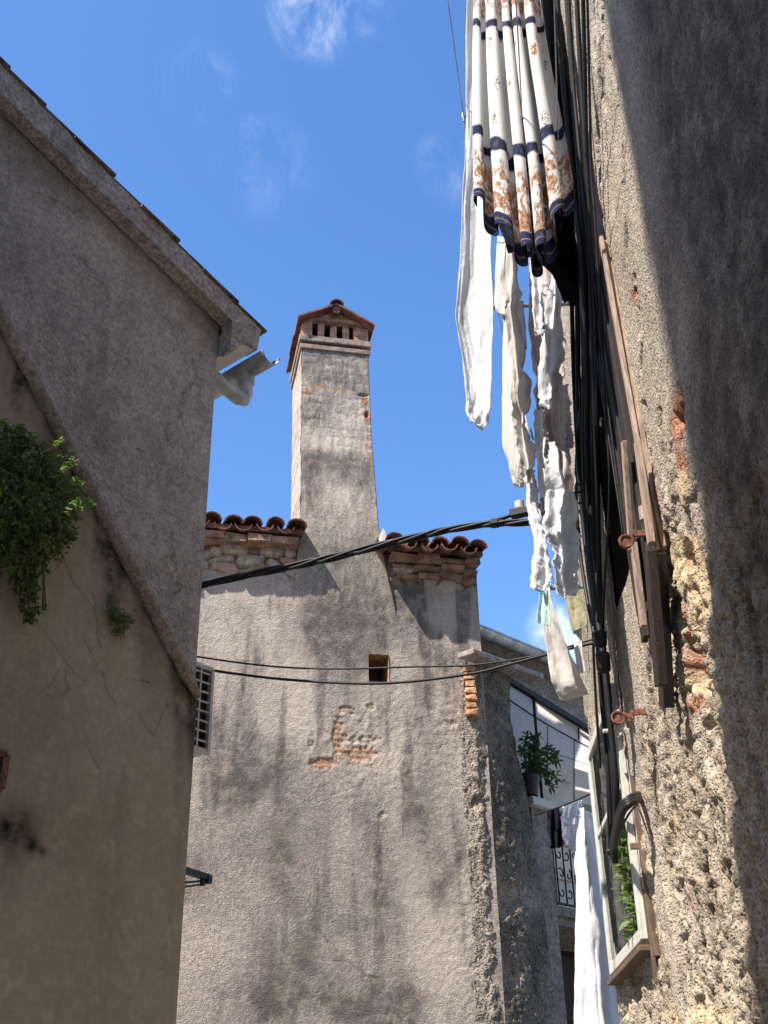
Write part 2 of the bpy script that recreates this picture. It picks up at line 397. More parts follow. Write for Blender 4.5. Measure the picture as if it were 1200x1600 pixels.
def curtain_mat():
    m, nt, b = new_mat('printed curtain cotton')
    c = nt.add('ShaderNodeTexCoord'); sp = nt.add('ShaderNodeSeparateXYZ'); nt.l.new(c.outputs['UV'], sp.inputs[0])
    u, v = sp.outputs[0], sp.outputs[1]                       # metres across the cloth, metres up from the hem
    wob = nt.math('MULTIPLY', nt.math('SUBTRACT', nt.noise(c.outputs['UV'], 5, 3), .5), .09)
    vv = nt.math('ADD', v, wob)
    def band(lo, hi, soft=.006):
        return nt.math('MULTIPLY', nt.ramp(vv, lo - soft, lo + soft), nt.ramp(vv, hi + soft, hi - soft))
    col = nt.mix(nt.ramp(nt.noise(c.outputs['UV'], 3, 3), .3, .7), (.80, .77, .74), (.84, .82, .80))
    # scattered sprigs
    mp_ = nt.add('ShaderNodeMapping'); nt.l.new(c.outputs['UV'], mp_.inputs[0]); mp_.inputs['Scale'].default_value = (9, 5.5, 1)
    d = nt.vor(mp_.outputs[0], 1.0); n2 = nt.noise(c.outputs['UV'], 46, 3, .6, 1.5)
    spr = nt.math('MULTIPLY', nt.ramp(d, .26, .18), nt.ramp(n2, .50, .56))
    col = nt.mix(spr, col, (.17, .19, .19))
    mp3 = nt.add('ShaderNodeMapping'); nt.l.new(c.outputs['UV'], mp3.inputs[0]); mp3.inputs['Scale'].default_value = (6, 3.6, 1); mp3.inputs['Location'].default_value = (.37, .21, 0)
    d3 = nt.vor(mp3.outputs[0], 1.0)
    spr2 = nt.math('MULTIPLY', nt.ramp(d3, .17, .12), nt.ramp(nt.noise(c.outputs['UV'], 34, 3, .6, 1.2), .43, .50))
    col = nt.mix(spr2, col, (.42, .17, .07))
    # rust brown border of shells and leaves
    n4 = nt.noise(c.outputs['UV'], 15, 5, .62, 1.6)
    bord = nt.math('MULTIPLY', nt.math('ADD', band(.10, .33, .03), band(1.16, 1.27, .02)), nt.ramp(n4, .47, .51))
    col = nt.mix(bord, col, nt.mix(nt.ramp(nt.noise(c.outputs['UV'], 60, 2), .4, .6), (.30, .135, .075), (.55, .34, .22)))
    nav = nt.math('ADD', nt.math('ADD', band(-.1, .105), band(.40, .455)), band(1.04, 1.085))
    col = nt.mix(nav, col, nt.mix(nt.ramp(nt.noise(c.outputs['UV'], 24, 3), .55, .62), (.030, .036, .085), (.10, .085, .12)))
    col = nt.mix(nt.math('MULTIPLY', band(.045, .053, .002), .8), col, (.45, .30, .22))
    nt.set(b, 'Base Color', col); b.inputs['Roughness'].default_value = .85; b.inputs['Specular IOR Level'].default_value = .1
    tr = nt.add('ShaderNodeBsdfTranslucent'); nt.set(tr, 0, col)
    mx = nt.add('ShaderNodeMixShader'); mx.inputs[0].default_value = .22
    nt.l.new(b.outputs[0], mx.inputs[1]); nt.l.new(tr.outputs[0], mx.inputs[2])
    nt.l.new(mx.outputs[0], nt.n['Material Output'].inputs['Surface'])
    return m
M['curtain'] = curtain_mat()

def leaf_mat(name, c0, c1, tr=.4):
    m, nt, b = new_mat(name)
    oi = nt.coord('Object'); f = nt.ramp(nt.noise(oi, 23, 2), .3, .7)
    col = nt.mix(f, c0, c1); nt.set(b, 'Base Color', col); b.inputs['Roughness'].default_value = .5
    t = nt.add('ShaderNodeBsdfTranslucent'); nt.set(t, 0, nt.mix(.5, col, (c1[0] * 1.6, c1[1] * 1.7, c1[2] * .9)))
    mx = nt.add('ShaderNodeMixShader'); mx.inputs[0].default_value = tr
    nt.l.new(b.outputs[0], mx.inputs[1]); nt.l.new(t.outputs[0], mx.inputs[2])
    nt.l.new(mx.outputs[0], nt.n['Material Output'].inputs['Surface'])
    return m
M['ivy'] = leaf_mat('dark creeper leaf', (.042, .075, .022), (.14, .19, .05))
M['fern'] = leaf_mat('dry green leaf', (.07, .09, .03), (.13, .15, .05))
M['pot_leaf'] = leaf_mat('glossy leaf', (.03, .07, .025), (.07, .14, .05))
M['fresh_leaf'] = leaf_mat('fresh leaf', (.11, .17, .05), (.18, .27, .09))
M['stem'] = plain('plant stem', (.09, .07, .045), .9, var=.3)

def glass_mat():
    m, nt, b = new_mat('old window glass'); nt.n.remove(b)
    g = nt.add('ShaderNodeBsdfGlossy'); g.inputs['Roughness'].default_value = .03; g.inputs[0].default_value = (.9, .93, .92, 1)
    t = nt.add('ShaderNodeBsdfTransparent'); t.inputs[0].default_value = (.82, .86, .84, 1)
    fr = nt.add('ShaderNodeFresnel'); fr.inputs[0].default_value = 1.5
    nr = nt.bump(nt.noise(nt.coord(), 5, 2), .06, .02); nt.l.new(nr, g.inputs['Normal'])
    mx = nt.add('ShaderNodeMixShader'); nt.l.new(fr.outputs[0], mx.inputs[0]); nt.l.new(t.outputs[0], mx.inputs[1]); nt.l.new(g.outputs[0], mx.inputs[2])
    nt.l.new(mx.outputs[0], nt.n['Material Output'].inputs['Surface'])
    return m
M['glass'] = glass_mat()
def film_mat():
    m, nt, b = new_mat('clear plastic film'); nt.n.remove(b)
    nr = nt.bump(nt.noise(nt.coord(), 22, 4, .6, 1.0), .9, .03)
    g = nt.add('ShaderNodeBsdfGlossy'); g.inputs['Roughness'].default_value = .12; nt.l.new(nr, g.inputs['Normal'])
    d = nt.add('ShaderNodeBsdfTranslucent'); d.inputs[0].default_value = (.75, .75, .8, 1)
    t = nt.add('ShaderNodeBsdfTransparent'); t.inputs[0].default_value = (.9, .9, .93, 1)
    m1 = nt.add('ShaderNodeMixShader'); m1.inputs[0].default_value = .4; nt.l.new(t.outputs[0], m1.inputs[1]); nt.l.new(d.outputs[0], m1.inputs[2])
    m2 = nt.add('ShaderNodeMixShader'); m2.inputs[0].default_value = .3; nt.l.new(m1.outputs[0], m2.inputs[1]); nt.l.new(g.outputs[0], m2.inputs[2])
    nt.l.new(m2.outputs[0], nt.n['Material Output'].inputs['Surface']); return m
M['film'] = film_mat()

# ------------------------------------------------------------------ ground
n = 60; xs = np.linspace(-400, 400, n); ys = np.linspace(-400, 400, n)
gx, gy = np.meshgrid(xs, ys); structure(grid_obj('ground', np.stack([gx, gy, np.zeros_like(gx)], -1), M['ground']))

# ------------------------------------------------------------------ clay tiles
def tile_shell(mb, c, d, up, back, r0, r1, L, th, concave=False, n=9):
    """a half-round tile: front centre c, d = across, up, back = direction up the roof"""
    c, d, up, back = [np.asarray(q, float) for q in (c, d, up, back)]; s = -1 if concave else 1
    i = len(mb.v)
    for (k, r) in ((0., r0), (L, r1)):
        for rr in (r, r - th):
            for j in range(n):
                a = math.pi * (.02 + .96 * j / (n - 1)); mb.v.append(tuple(c + back * k + d * math.cos(a) * rr + up * math.sin(a) * rr * s * .82))
    A, B, Cc, D = i, i + n, i + 2 * n, i + 3 * n   # front outer/inner, back outer/inner
    for j in range(n - 1):
        mb.f.append((A + j, A + j + 1, Cc + j + 1, Cc + j)); mb.f.append((B + j + 1, B + j, D + j, D + j + 1))
        mb.f.append((A + j + 1, A + j, B + j, B + j + 1)); mb.f.append((Cc + j, Cc + j + 1, D + j + 1, D + j))
    for j in (0, n - 1): mb.f.append((A + j, Cc + j, D + j, B + j))

# ================================================================== LEFT HOUSE (shaded grey gable)
lh = empty('house', LEFT.p); tag(lh, 'grey roughcast house in the shade with sloping roof verge and zinc gutter', 'house')
D, N = LEFT.d, LEFT.n; BK = -N                     # along the gable, towards us, away from us
q0, q1 = LEFT.uv(LEFT.hit(334, 496)), LEFT.uv(LEFT.hit(0, 172))
sl = (q1[1] - q0[1]) / (q0[0] - q1[0]); zl = lambda u: q0[1] + (q0[0] - u) * sl          # wall meets the underside of the verge
RIDGE = -4.2
u = np.concatenate([np.linspace(-8.4, -3.3, 12)[:-1], np.arange(-3.3, .001, .02)]); u[-1] = 0
v = np.linspace(0, 1, 300)
U, V = np.meshgrid(u, v)
top = np.where(U > RIDGE, zl(U), zl(2 * RIDGE - U)) + .05
Z = V * top
rel = .012 * fbm(U * 2.1, Z * 2.1, 3, 3) + .006 * fbm(U * 14, Z * 14, 1, 3) + .004 * fbm(U * 45, Z * 45, 5, 2)
rel *= sm(0, -.03, U) * .85 + .15
P = LEFT.p + D * U[..., None] + N * rel[..., None]; P[..., 2] = Z
px, py = project(P)
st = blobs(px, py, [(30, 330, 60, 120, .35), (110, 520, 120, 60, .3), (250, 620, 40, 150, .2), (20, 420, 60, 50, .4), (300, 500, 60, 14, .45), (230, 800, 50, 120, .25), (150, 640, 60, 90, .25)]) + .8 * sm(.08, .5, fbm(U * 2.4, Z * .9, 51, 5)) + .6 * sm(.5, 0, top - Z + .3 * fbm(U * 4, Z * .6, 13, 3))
grid_obj('gable_wall', P, M['left_up'], lh, attrs={'stain_shade': np.clip(np.clip(st, 0, 1) * .42 + .6 * cracks(px, py, [(300, 560, 1.9, 160, 1.6), (120, 380, 1.2, 120, 1.5), (215, 700, 1.0, 110, 1.4), (270, 830, 1.8, 110, 1.4), (60, 300, .7, 90, 1.4)], 5, 3 * fbm(U * 9, Z * 9, 3, 2)), 0, 1), 'brick': U * 0, 'pale': U * 0, 'ochre': U * 0})
mb = MB()                                           # hidden walls: eave side, far side
DEP = 1.7
c0 = LEFT.pt(-.001, 0); c1 = c0 + BK * DEP; e0 = LEFT.pt(-8.4, 0); e1 = e0 + BK * DEP
zt = zl(0) + .03
mb.quad(c0, c1, c1 + UP * zt, c0 + UP * zt); mb.quad(e0, e1, e1 + UP * zt, e0 + UP * zt)
r1 = LEFT.pt(RIDGE, zl(RIDGE)) + BK * DEP
mb.quad(c1, e1, e1 + UP * zt, r1, c1 + UP * zt)
w_ = mb.build('side_wall', M['left_up'], lh)
# verge: a rendered band standing out from the gable, ending in the eave box
OV = .13
a0, a1 = LEFT.uv(LEFT.hit(350, 488, OV)), LEFT.uv(LEFT.hit(0, 144, OV))
b0, b1 = LEFT.uv(LEFT.hit(408, 515, OV)), LEFT.uv(LEFT.hit(0, 97, OV))
zA = lambda u: a0[1] + (a0[0] - u) * (a1[1] - a0[1]) / (a0[0] - a1[0])
zB = lambda u: b0[1] + (b0[0] - u) * (b1[1] - b0[1]) / (b0[0] - b1[0])
UE = b0[0]
def both(f, u): return f(u) if u > RIDGE else f(2 * RIDGE - u)
mb = MB()
zend = LEFT.uv(LEFT.hit(404, 548, OV))[1]; zin = LEFT.uv(LEFT.hit(346, 538, OV))[1]
poly = [(0.02, zA(0.02)), (0.02, zin), (.06, zin + .02)] + [(.06 + (UE - .08 - .06) * t, zin + .02 + (zend - zin - .02) * t + .05 * math.sin(math.pi * t)) for t in np.linspace(.15, .9, 7)] + [(UE - .03, zend), (UE, zB(UE))]
ups = list(np.linspace(UE, RIDGE, 30))
poly += [(x, zB(x)) for x in ups[1:]] + [(x, zA(x)) for x in list(np.linspace(RIDGE, 0.02, 30))[:-1]]
mb.prism([LEFT.pt(x, z, OV) for x, z in poly], -N * (OV - .012))
poly2 = [(x, both(zB, x)) for x in np.linspace(RIDGE, -8.7, 12)] + [(x, both(zA, x)) for x in np.linspace(-8.7, RIDGE, 12)]
mb.prism([LEFT.pt(x, z, OV) for x, z in poly2], -N * (OV - .012))
mb.build('verge', M['trim'], lh)
mb = MB()                                           # eave soffit along the hidden wall
sfp = [LEFT.pt(.03, zin + .02, OV - .02), LEFT.pt(UE - .04, zend, OV - .02)]
mb.prism([sfp[0], sfp[1], sfp[1] + UP * .16, sfp[0] + UP * .2], BK * DEP)
mb.build('soffit', M['soffit'], lh)
mb = MB()                                           # roof: tile courses stepping down to the eave, both slopes
nst = 15; tl = (UE + .04 - RIDGE) / nst
for side in (0, 1):
    for k in range(nst):
        ua, ub = UE + .05 - k * tl, UE + .05 - (k + 1) * tl - .06
        f = (lambda x: x) if side == 0 else (lambda x: 2 * RIDGE - x)
        za, zb = zB(ua) + .032, zB(ub) + .004
        pr = [LEFT.pt(f(ua), za - .018, OV + .012), LEFT.pt(f(ub), zb - .018, OV + .012), LEFT.pt(f(ub), zb + .002, OV + .012), LEFT.pt(f(ua), za + .002, OV + .012)]
        jit = .012 * math.sin(k * 2.7)
        mb.prism([p + N * jit for p in pr], BK * (DEP + .2))
        for j in range(7):                         # tile ribs running down the slope
            o = N * (-.22 - .25 * j); mid = [LEFT.pt(f(ua), za + .02, OV) + o, LEFT.pt(f(ub), zb + .02, OV) + o]
            mb.tube([mid[0], mid[1]], .05, 6)
mb.build('roof', M['tile_dark'], lh)
# gutter and the pipe that takes it back to the wall
gc = LEFT.hit(424, 553, OV + .08); R_ = .088
mb = MB(); nn = 13
prof = []
for rr in (R_, R_ - .006):
    prof.append([D * math.cos(a) * rr + UP * math.sin(a) * rr for a in np.linspace(math.pi * 1.02, math.pi * 2.0, nn)])
ring = prof[0] + prof[1][::-1]
mb.prism([gc + p for p in ring], BK * DEP)
mb.tube([gc + D * R_, gc + D * R_ + BK * DEP], .011, 8)
for k in range(1, 3): mb.tube([gc + BK * .75 * k + p * 1.02 for p in prof[0]], .006, 5)
g_ = mb.build('gutter', M['zinc'], lh, smooth=False)
t = 0.0
def along(pt_from, dirn, xpix):                     # where the line is seen at a given column
    ts = np.linspace(0, 8, 4000); P_ = pt_from + ts[:, None] * dirn; X, Y_ = project(P_); return P_[np.argmin(abs(X - xpix))]
gp = along(gc, BK, 385)
mb = MB()
z2 = gp[2] - .31
tw = gp - D * .45; tw[2] = z2 + .05
pts = [gp - UP * .06, gp + UP * (z2 - gp[2] + .05), gp + UP * (z2 - gp[2] + .012) - D * .015, gp + UP * (z2 - gp[2]) - D * .055, gp + UP * (z2 - gp[2] + .02) - D * .2, tw]
mb.tube(pts, .058, 10)
mb.tube([gp - UP * .05, gp - UP * .15], .068, 10)
mb.tube([tw + D * .14 + UP * -.012, tw + D * .17 + UP * -.014], .064, 10)
mb.build('downpipe', M['pipe'], lh, bevel=.004)

# ================================================================== SLOPING BEIGE WALL below, with its coping
gw = empty('garden_wall', LEFT.pt(-1.0, 0, .05)); tag(gw, 'beige plastered wall with steep sloping coping and creeper on it', 'wall')
k0, k1 = LEFT.uv(LEFT.hit(288, 1040, .09)), LEFT.uv(LEFT.hit(0, 486, .09))
ks = (k1[1] - k0[1]) / (k0[0] - k1[0]); zk = lambda u: k0[1] + (k0[0] - u) * ks
OW = .05
u = np.concatenate([np.linspace(-6.0, -2.9, 10)[:-1], np.arange(-2.9, -.015, .011)]); v = np.linspace(0, 1, 420)
U, V = np.meshgrid(u, v); top = np.minimum(zk(U), 6.2); Z = top * (1 - (1 - V) * 1.0)
rel = OW + .010 * fbm(U * 1.6, Z * 1.2, 9, 3) + .003 * fbm(U * 16, Z * 9, 2, 3)
rel = np.where(U > -.05, OW * .4 + .6 * rel * 1.0, rel)
P = LEFT.p + D * U[..., None] + N * rel[..., None]; P[..., 2] = Z
px, py = project(P)
below = zk(U) - Z
fr = fbm(U * 5, Z * 1.5, 4, 3)
st = sm(.6, .05, below - .36 * fr) * (.55 + .5 * fbm(U * 2.2, U * 0, 2, 2)) + sm(.12, 0, below) * .55
st = st + .9 * sm(.6, .1, below) * sm(-.05, .35, fbm(U * 3.1, U * 0, 8, 3)) + blobs(px, py, [(25, 1290, 32, 30, .9), (50, 1322, 12, 16, .8), (66, 1330, 6, 8, .7), (10, 1330, 30, 60, .5), (20, 1120, 70, 120, .12), (278, 1150, 8, 120, .35), (100, 1300, 40, 200, .12)])
cr = 0
wob = 4 * fbm(U * 9, Z * 9, 7, 3)
for poly, wd in (([(96, 868), (112, 905), (134, 935), (148, 952), (152, 975), (155, 1010)], 1.5), ([(145, 925), (150, 945), (146, 958)], 1.6), ([(90, 870), (92, 890)], 1.2),
             ([(70, 985), (90, 1015), (118, 1055), (135, 1065)], 1.1), ([(130, 998), (142, 1022), (152, 1040)], 1.2), ([(105, 1035), (102, 1062), (108, 1078), (88, 1090), (72, 1085)], 1.3),
             ([(160, 1050), (170, 1085), (178, 1098)], 1.1), ([(195, 1060), (215, 1062), (240, 1068)], 1.1), ([(215, 1110), (228, 1135), (240, 1150), (262, 1100)], 1.0), ([(95, 1040), (75, 1075)], 1.0), ([(135, 1165), (160, 1210)], .9)):
    cr = np.maximum(cr, np.exp(-(seg_dist(px + wob, py + wob * .6, poly) / wd) ** 2))
grid_obj('wall', P, M['left_low'], gw, attrs={'stain_shade': np.clip(st + cr * .55, 0, 1), 'brick': U * 0, 'pale': U * 0, 'ochre': U * 0})
mb = MB()
us = np.linspace(-.02, -5.2, 260); P_ = np.array([LEFT.pt(x, zk(x) + .01, .065) for x in us])
tn = P_[-1] - P_[0]; tn /= np.linalg.norm(tn); sd_ = np.cross(tn, N)
wv = .008 * fbm(us * 6, us * 0, 3, 3); rr = .044 + .008 * fbm(us * 9, us * 0 + 4, 1, 3)
rr[:6] *= np.linspace(.45, 1, 6)
mb.tube(P_ + sd_ * wv[:, None], rr, 12)
cp = mb.build('coping', M['coping'], gw, smooth=True)
# rusty meter hatch at the left edge
h0 = LEFT.hit(-22, 1198, .07)
mh = empty('wall_hatch', h0 - UP * .1); tag(mh, 'small rusty metal hatch set in the beige wall', 'hatch')
mb = MB()
for a, b in (((-.14, -.09), (.11, -.09)), ((-.14, .09), (.11, .09)), ((.11, -.09), (.11, .09)), ((-.14, -.09), (-.14, .09))):
    mb.bar(h0 + D * a[0] + UP * a[1] - N * .02, h0 + D * b[0] + UP * b[1] - N * .02, .05, .035, N)
mb.build('frame', M['rust'], mh)
mb = MB(); mb.box(h0 - N * .015 - D * .015, D * .12, N * .01, UP * .085); mb.build('door', M['wood_dark'], mh)

# air conditioner on the hidden side of the left house, just round the corner
cA = LEFT.hit(329, 1046, -.10); cB = LEFT.hit(324, 1176, -.10)
ac = empty('air_conditioner', cB); tag(ac, 'cream air conditioner unit with dark grille behind the house corner', 'air conditioner')
hh = cA[2] - cB[2]; Q = (cA + cB) / 2
Q[2] = cB[2] + hh / 2; Lq = .36
mb = MB()                                            # shell: five panels, the grille side open
O = cB - D * Lq
def pnl(p, a, b, c): mb.box(p + a / 2 + b / 2 + c / 2, a / 2, b / 2, c / 2)
W3 = BK * .55; ED = D * Lq
pnl(O, ED, W3, UP * .012); pnl(O + UP * hh, ED, W3, UP * .012); pnl(O + W3, ED, BK * .012, UP * hh)
pnl(O + ED, D * .012, W3, UP * (hh + .012)); pnl(O, D * .012, W3, UP * hh)
mb.bar(O + ED + UP * 0, O + ED + UP * hh, .028, .02, N); mb.bar(O, O + ED, .02, .035, N); mb.bar(O + UP * hh, O + ED + UP * hh, .02, .028, N)
mb.build('casing', M['ac'], ac)
mb = MB(); pnl(O + BK * .03, ED * .98, BK * .02, UP * hh * .98); mb.build('coil', M['ac_dark'], ac)
mb = MB()
for k in range(1, 9): mb.bar(O + UP * hh * k / 8.6, O + ED + UP * hh * k / 8.6, .010, .011, N)
for x in (.42, .74): mb.bar(O + ED * x, O + ED * x + UP * hh, .011, .011, N)
mb.build('grille', M['ac'], ac)
mb = MB(); b0_ = O + ED * .62 + BK * .12
mb.tube(spline([b0_ - UP * .001, b0_ - UP * .05, b0_ - UP * .07 - D * .08, b0_ - UP * .08 - D * .3], 12), .016, 8)
mb.tube(spline([b0_ + D * .03 - UP * .001, b0_ + D * .03 - UP * .07, b0_ - UP * .10 - D * .06, b0_ - UP * .11 - D * .3], 12), .011, 8)
mb.build('pipe', M['black'], ac, smooth=True)

# iron bracket lower down on the same hidden side
tip = LEFT.hit(324, 1371, -.25); db = dirv(27)
root = tip - db * .62
br = empty('wall_bracket', root - UP * .1); tag(br, 'dark iron bracket with thin brace below the air conditioner', 'bracket')
mb = MB(); mb.bar(root, tip, .04, .035); mb.box(tip - UP * .012, db * .02, np.cross(UP, db) * .025, UP * .025); mb.build('arm', M['dark_iron'], br)
mb = MB(); k_ = tip - db * .05 - UP * .03
mb.tube([k_, root - UP * .16], .007, 6); mb.tube([k_ - UP * .02, root - UP * .20], .006, 6)
mb.tube([k_ + UP * .03, k_ - UP * .03], .016, 8); mb.build('brace', M['dark_iron'], br)

# ================================================================== MIDDLE HOUSE
D, N = MID.d, MID.n; BK = -N
UR = MID.uv(MID.hit(751, 1000))[0]; HT = .27
ZT = MID.hit(400, 836, HT)[2]; ZE = ZT - .02 + .07
mhs = empty('house', MID.pt(0, 0)); tag(mhs, 'sunlit weathered plaster house with tall chimney and small square vent', 'house')
u = np.arange(-3.4, UR + .001, .0135); u[-1] = UR; z = np.concatenate([np.linspace(0, 1.9, 12)[:-1], np.arange(1.9, ZE, .0135)])
U, Z = np.meshgrid(u, z)
P0 = MID.p + D * U[..., None]; P0[..., 2] = Z; px, py = project(P0)
uL, uR_ = MID.uv(MID.hit(466, 870))[0], MID.uv(MID.hit(600, 870))[0]
rough = np.clip(.35 + blobs(px, py, [(540, 1160, 90, 70, 1.0), (700, 1130, 45, 90, .9), (735, 1450, 40, 150, .9), (600, 1150, 60, 60, .6), (560, 1230, 60, 30, .5), (640, 930, 60, 50, .4)]), 0, 1.2)
w1, w2, wv = worley(U * 34, Z * 34); peb = np.clip(.5 - w1, 0, 1)
rel = .020 * fbm(U * .9, Z * .8, 3, 3) + rough * (.006 * peb + .006 * fbm(U * 13, Z * 13, 5, 4)) + .004 * fbm(U * 60, Z * 60, 2, 2)
# rubble under the eave
inband = sm(ZE - .55, ZE - .40, Z) * (((U < uL - .02) | (U > uR_ + .05)) * 1.0)
s1, s2, sv = worley(U * 4.2 + .3, Z * 8.5, 5); edge = sm(.04, .22, s2 - s1)
jag = sm(ZE - .42, ZE - .25, Z + .12 * fbm(U * 3, Z * 3, 8, 2)) * inband
rel = rel + jag * (edge * (.03 + .05 * sv) - .035 + .012 * fbm(U * 20, Z * 20, 3, 3))
# fallen-off plaster showing brick
bx, bz = U / .13, Z / .055; row = np.floor(bz); fx = (bx + .5 * (row % 2)) % 1; fz = bz % 1
joint = np.minimum(np.minimum(fx, 1 - fx) * 2.4, np.minimum(fz, 1 - fz))
hole = blobs(px, py, [(527, 1150, 9, 26, 1.3), (504, 1193, 20, 10, 1.2), (566, 1178, 26, 13, 1.2), (563, 1155, 30, 7, .8), (541, 1109, 15, 7, 1.0), (580, 1104, 9, 7, .9), (487, 1160, 7, 8, .8), (597, 1274, 6, 7, 1.2), (708, 1132, 9, 8, .9), (742, 1255, 9, 9, 1.0), (742, 1508, 8, 7, 1.0), (745, 1540, 9, 8, 1.0), (575, 1525, 22, 6, .5)])
hm = sm(.46, .54, hole + .55 * fbm(U * 16, Z * 16, 6, 5, .6))
bk_ = blobs(px, py, [(527, 1152, 11, 34, 1.0), (504, 1193, 24, 12, 1.2), (566, 1178, 32, 12, 1.2), (742, 1255, 9, 9, .8)])
rel = rel - hm * .012 + hm * .007 * sm(.0, .2, joint) + .0025 * sm(.15, .4, hole + .5 * fbm(U * 20, Z * 20, 61, 4)) * (1 - hm)
brick = hm * sm(.3, .6, bk_) * sm(.02, .12, joint)
st = blobs(px, py, [(520, 900, 40, 60, .55), (560, 930, 70, 40, .4), (575, 880, 60, 60, .35), (640, 945, 40, 50, .35), (500, 990, 40, 40, .7), (580, 985, 50, 30, .5), (540, 1030, 40, 30, .35), (380, 1240, 60, 60, .45), (460, 1290, 60, 60, .5),
     (430, 1370, 70, 50, .35), (660, 1260, 25, 70, .7), (655, 1100, 14, 60, .45), (690, 1380, 26, 60, .45), (600, 1420, 60, 80, .35), (480, 1460, 90, 60, .3), (350, 1200, 40, 60, .35), (720, 1010, 18, 20, .3), (560, 1560, 140, 40, .5), (420, 1560, 80, 40, .45), (610, 1340, 30, 80, .2), (310, 1350, 20, 80, .3)])
st = np.clip(st * (1.5 + 1.3 * fbm(U * 3.2, Z * 2.2, 1, 4)) + .05 + .55 * sm(.10, .5, fbm(U * 1.9, Z * .9, 12, 5)) + .75 * sm(.12, .42, fbm(U * 5.5, Z * .55, 22, 5, .55)) * (.5 + .5 * sm(2.5, 6.5, Z)), 0, 1) * .92
warm = blobs(px, py, [(370, 980, 50, 70, .35), (430, 980, 30, 70, .35), (700, 960, 40, 40, .35), (640, 1180, 30, 100, .3), (690, 1480, 40, 90, .3), (730, 1180, 20, 110, .3), (430, 1130, 50, 60, .3), (640, 1450, 20, 80, .25), (600, 1180, 50, 30, .25)])
pale = np.clip(.42 * sm(.05, .45, fbm(U * 1.5, Z * .8, 33, 5)) + warm * 1.7 * (1 + fbm(U * 4, Z * 4, 9, 3)) + jag * edge * .35, 0, .8)
P = P0 + N * rel[..., None]
ql = MID.hit(575, 1022); qh = MID.hit(608, 1066)
vu0, vu1, vz0, vz1 = MID.uv(ql)[0], MID.uv(qh)[0], qh[2], ql[2]
uc = (u[:-1] + u[1:]) / 2; zc = (z[:-1] + z[1:]) / 2
keep = ~((uc[None, :] > vu0) & (uc[None, :] < vu1) & (zc[:, None] > vz0) & (zc[:, None] < vz1))
st = np.clip(st + .55 * cracks(px, py, [(690, 1010, 1.7, 150, 1.1), (640, 1200, 1.5, 130, 1.0), (600, 1275, 1.9, 130, 1.0), (400, 1110, 1.3, 140, 1.0), (470, 1400, 1.1, 120, 1.0), (610, 1068, 1.4, 80, 1.1), (350, 960, 1.2, 90, 1.0), (520, 1500, .3, 130, .9)], 8, 3 * fbm(U * 9, Z * 9, 5, 2)) + .6 * blobs(px, py, [(579, 1110, 3, 50, 1), (605, 1125, 4, 70, 1), (592, 1100, 8, 34, .6), (735, 1150, 4, 80, .4), (318, 1240, 6, 50, .7), (545, 1215, 8, 50, .4)]), 0, 1)
grid_obj('front_wall', P, M['mid'], mhs, attrs={'stain_shade': st, 'brick': np.clip(brick + jag * (sv > .72) * .5, 0, 1), 'pale': pale, 'ochre': hm * .3 + jag * (1 - edge) * .4}, keep=keep)
mb = MB()
a, b = MID.pt(vu0 - .012, vz0 - .012, .006), MID.pt(vu1 + .012, vz1 + .012, .006)
pp = [MID.pt(x, zz, .012) for x, zz in ((vu0, vz0), (vu1, vz0), (vu1, vz1), (vu0, vz1))]
for k in range(4): mb.quad(pp[k], pp[(k + 1) % 4], pp[(k + 1) % 4] - N * .34, pp[k] - N * .34)
vo = mb.build('vent_opening', M['brick'], mhs)
mb = MB(); mb.quad(*[p - N * .335 for p in pp]); mb.build('vent_back', M['interior'], vo)
mb = MB(); mb.bar(MID.pt(vu0 + .1, vz0, -.12), MID.pt(vu0 + .1, vz1, -.12), .10, .02, N)
# other walls, ridge and roof sheet
HD = 4.6; ZR = ZT + .25
mb = MB()
A0, A1 = MID.pt(-3.4, 0), MID.pt(UR, 0)
mb.quad(A0, A0 + BK * HD, A0 + BK * HD + UP * ZE, A0 + BK * HD / 2 + UP * (ZE + .62), A0 + UP * ZE)
mb.quad(A1 - UP * 0, A1 + BK * HD, A1 + BK * HD + UP * ZE, A1 + BK * HD / 2 + UP * (ZE + .62), A1 + UP * ZE)
mb.quad(A0 + BK * HD, A1 + BK * HD, A1 + BK * HD + UP * ZE, A0 + BK * HD + UP * ZE)
mb.build('side_wall', M['mid'], mhs)
slope = math.radians(12); back = BK * math.cos(slope) + UP * math.sin(slope); upn = UP * math.cos(slope) + N * math.sin(slope)
span = [(-3.4, uL + .03, .085, HT - .03), (uR_ + .02, UR + .04, -.02, HT + .06)]
for (ua, ub, dz, hto) in span:
    mb = MB()
    k = 0; x = ub - .09
    while x > ua:
        c = MID.pt(x, ZT + .065 + dz, hto + .02 * math.sin(k * 3.1)) + UP * .008 * math.sin(k * 1.7)
        for cs in range(4):
            j = rng.normal(size=3) * .006; r0 = .098 + rng.normal() * .004
            tile_shell(mb, c + back * .36 * cs + upn * .016 * (1 if cs else 0) + j + D * rng.normal() * .006, D, upn, back, r0, r0 - .014, .42, .016)
            tile_shell(mb, c - D * .105 + back * .36 * cs - back * (.0) + j - upn * .012 + UP * .004, D, upn, back, .090, .078, .42, .015, concave=True)
        x -= .213 + rng.normal() * .006; k += 1
    mb.build('roof_tiles', M['tile'], mhs, smooth=False)
mb = MB()
p_ = [MID.pt(-3.4, ZT - .005, HT - .1), MID.pt(UR + .02, ZT - .005, HT - .1)]
for (ua, ub) in ((-3.4, uL + .02), (uR_ + .02, UR + .02)):
    q = [MID.pt(ua, ZT + (.085 if ua < -1 else 0), HT - .07), MID.pt(ub, ZT + (.085 if ua < -1 else 0), HT - .07)]
    mb.prism([q[0], q[1], q[1] + back * 2.7, q[0] + back * 2.7], UP * .05)
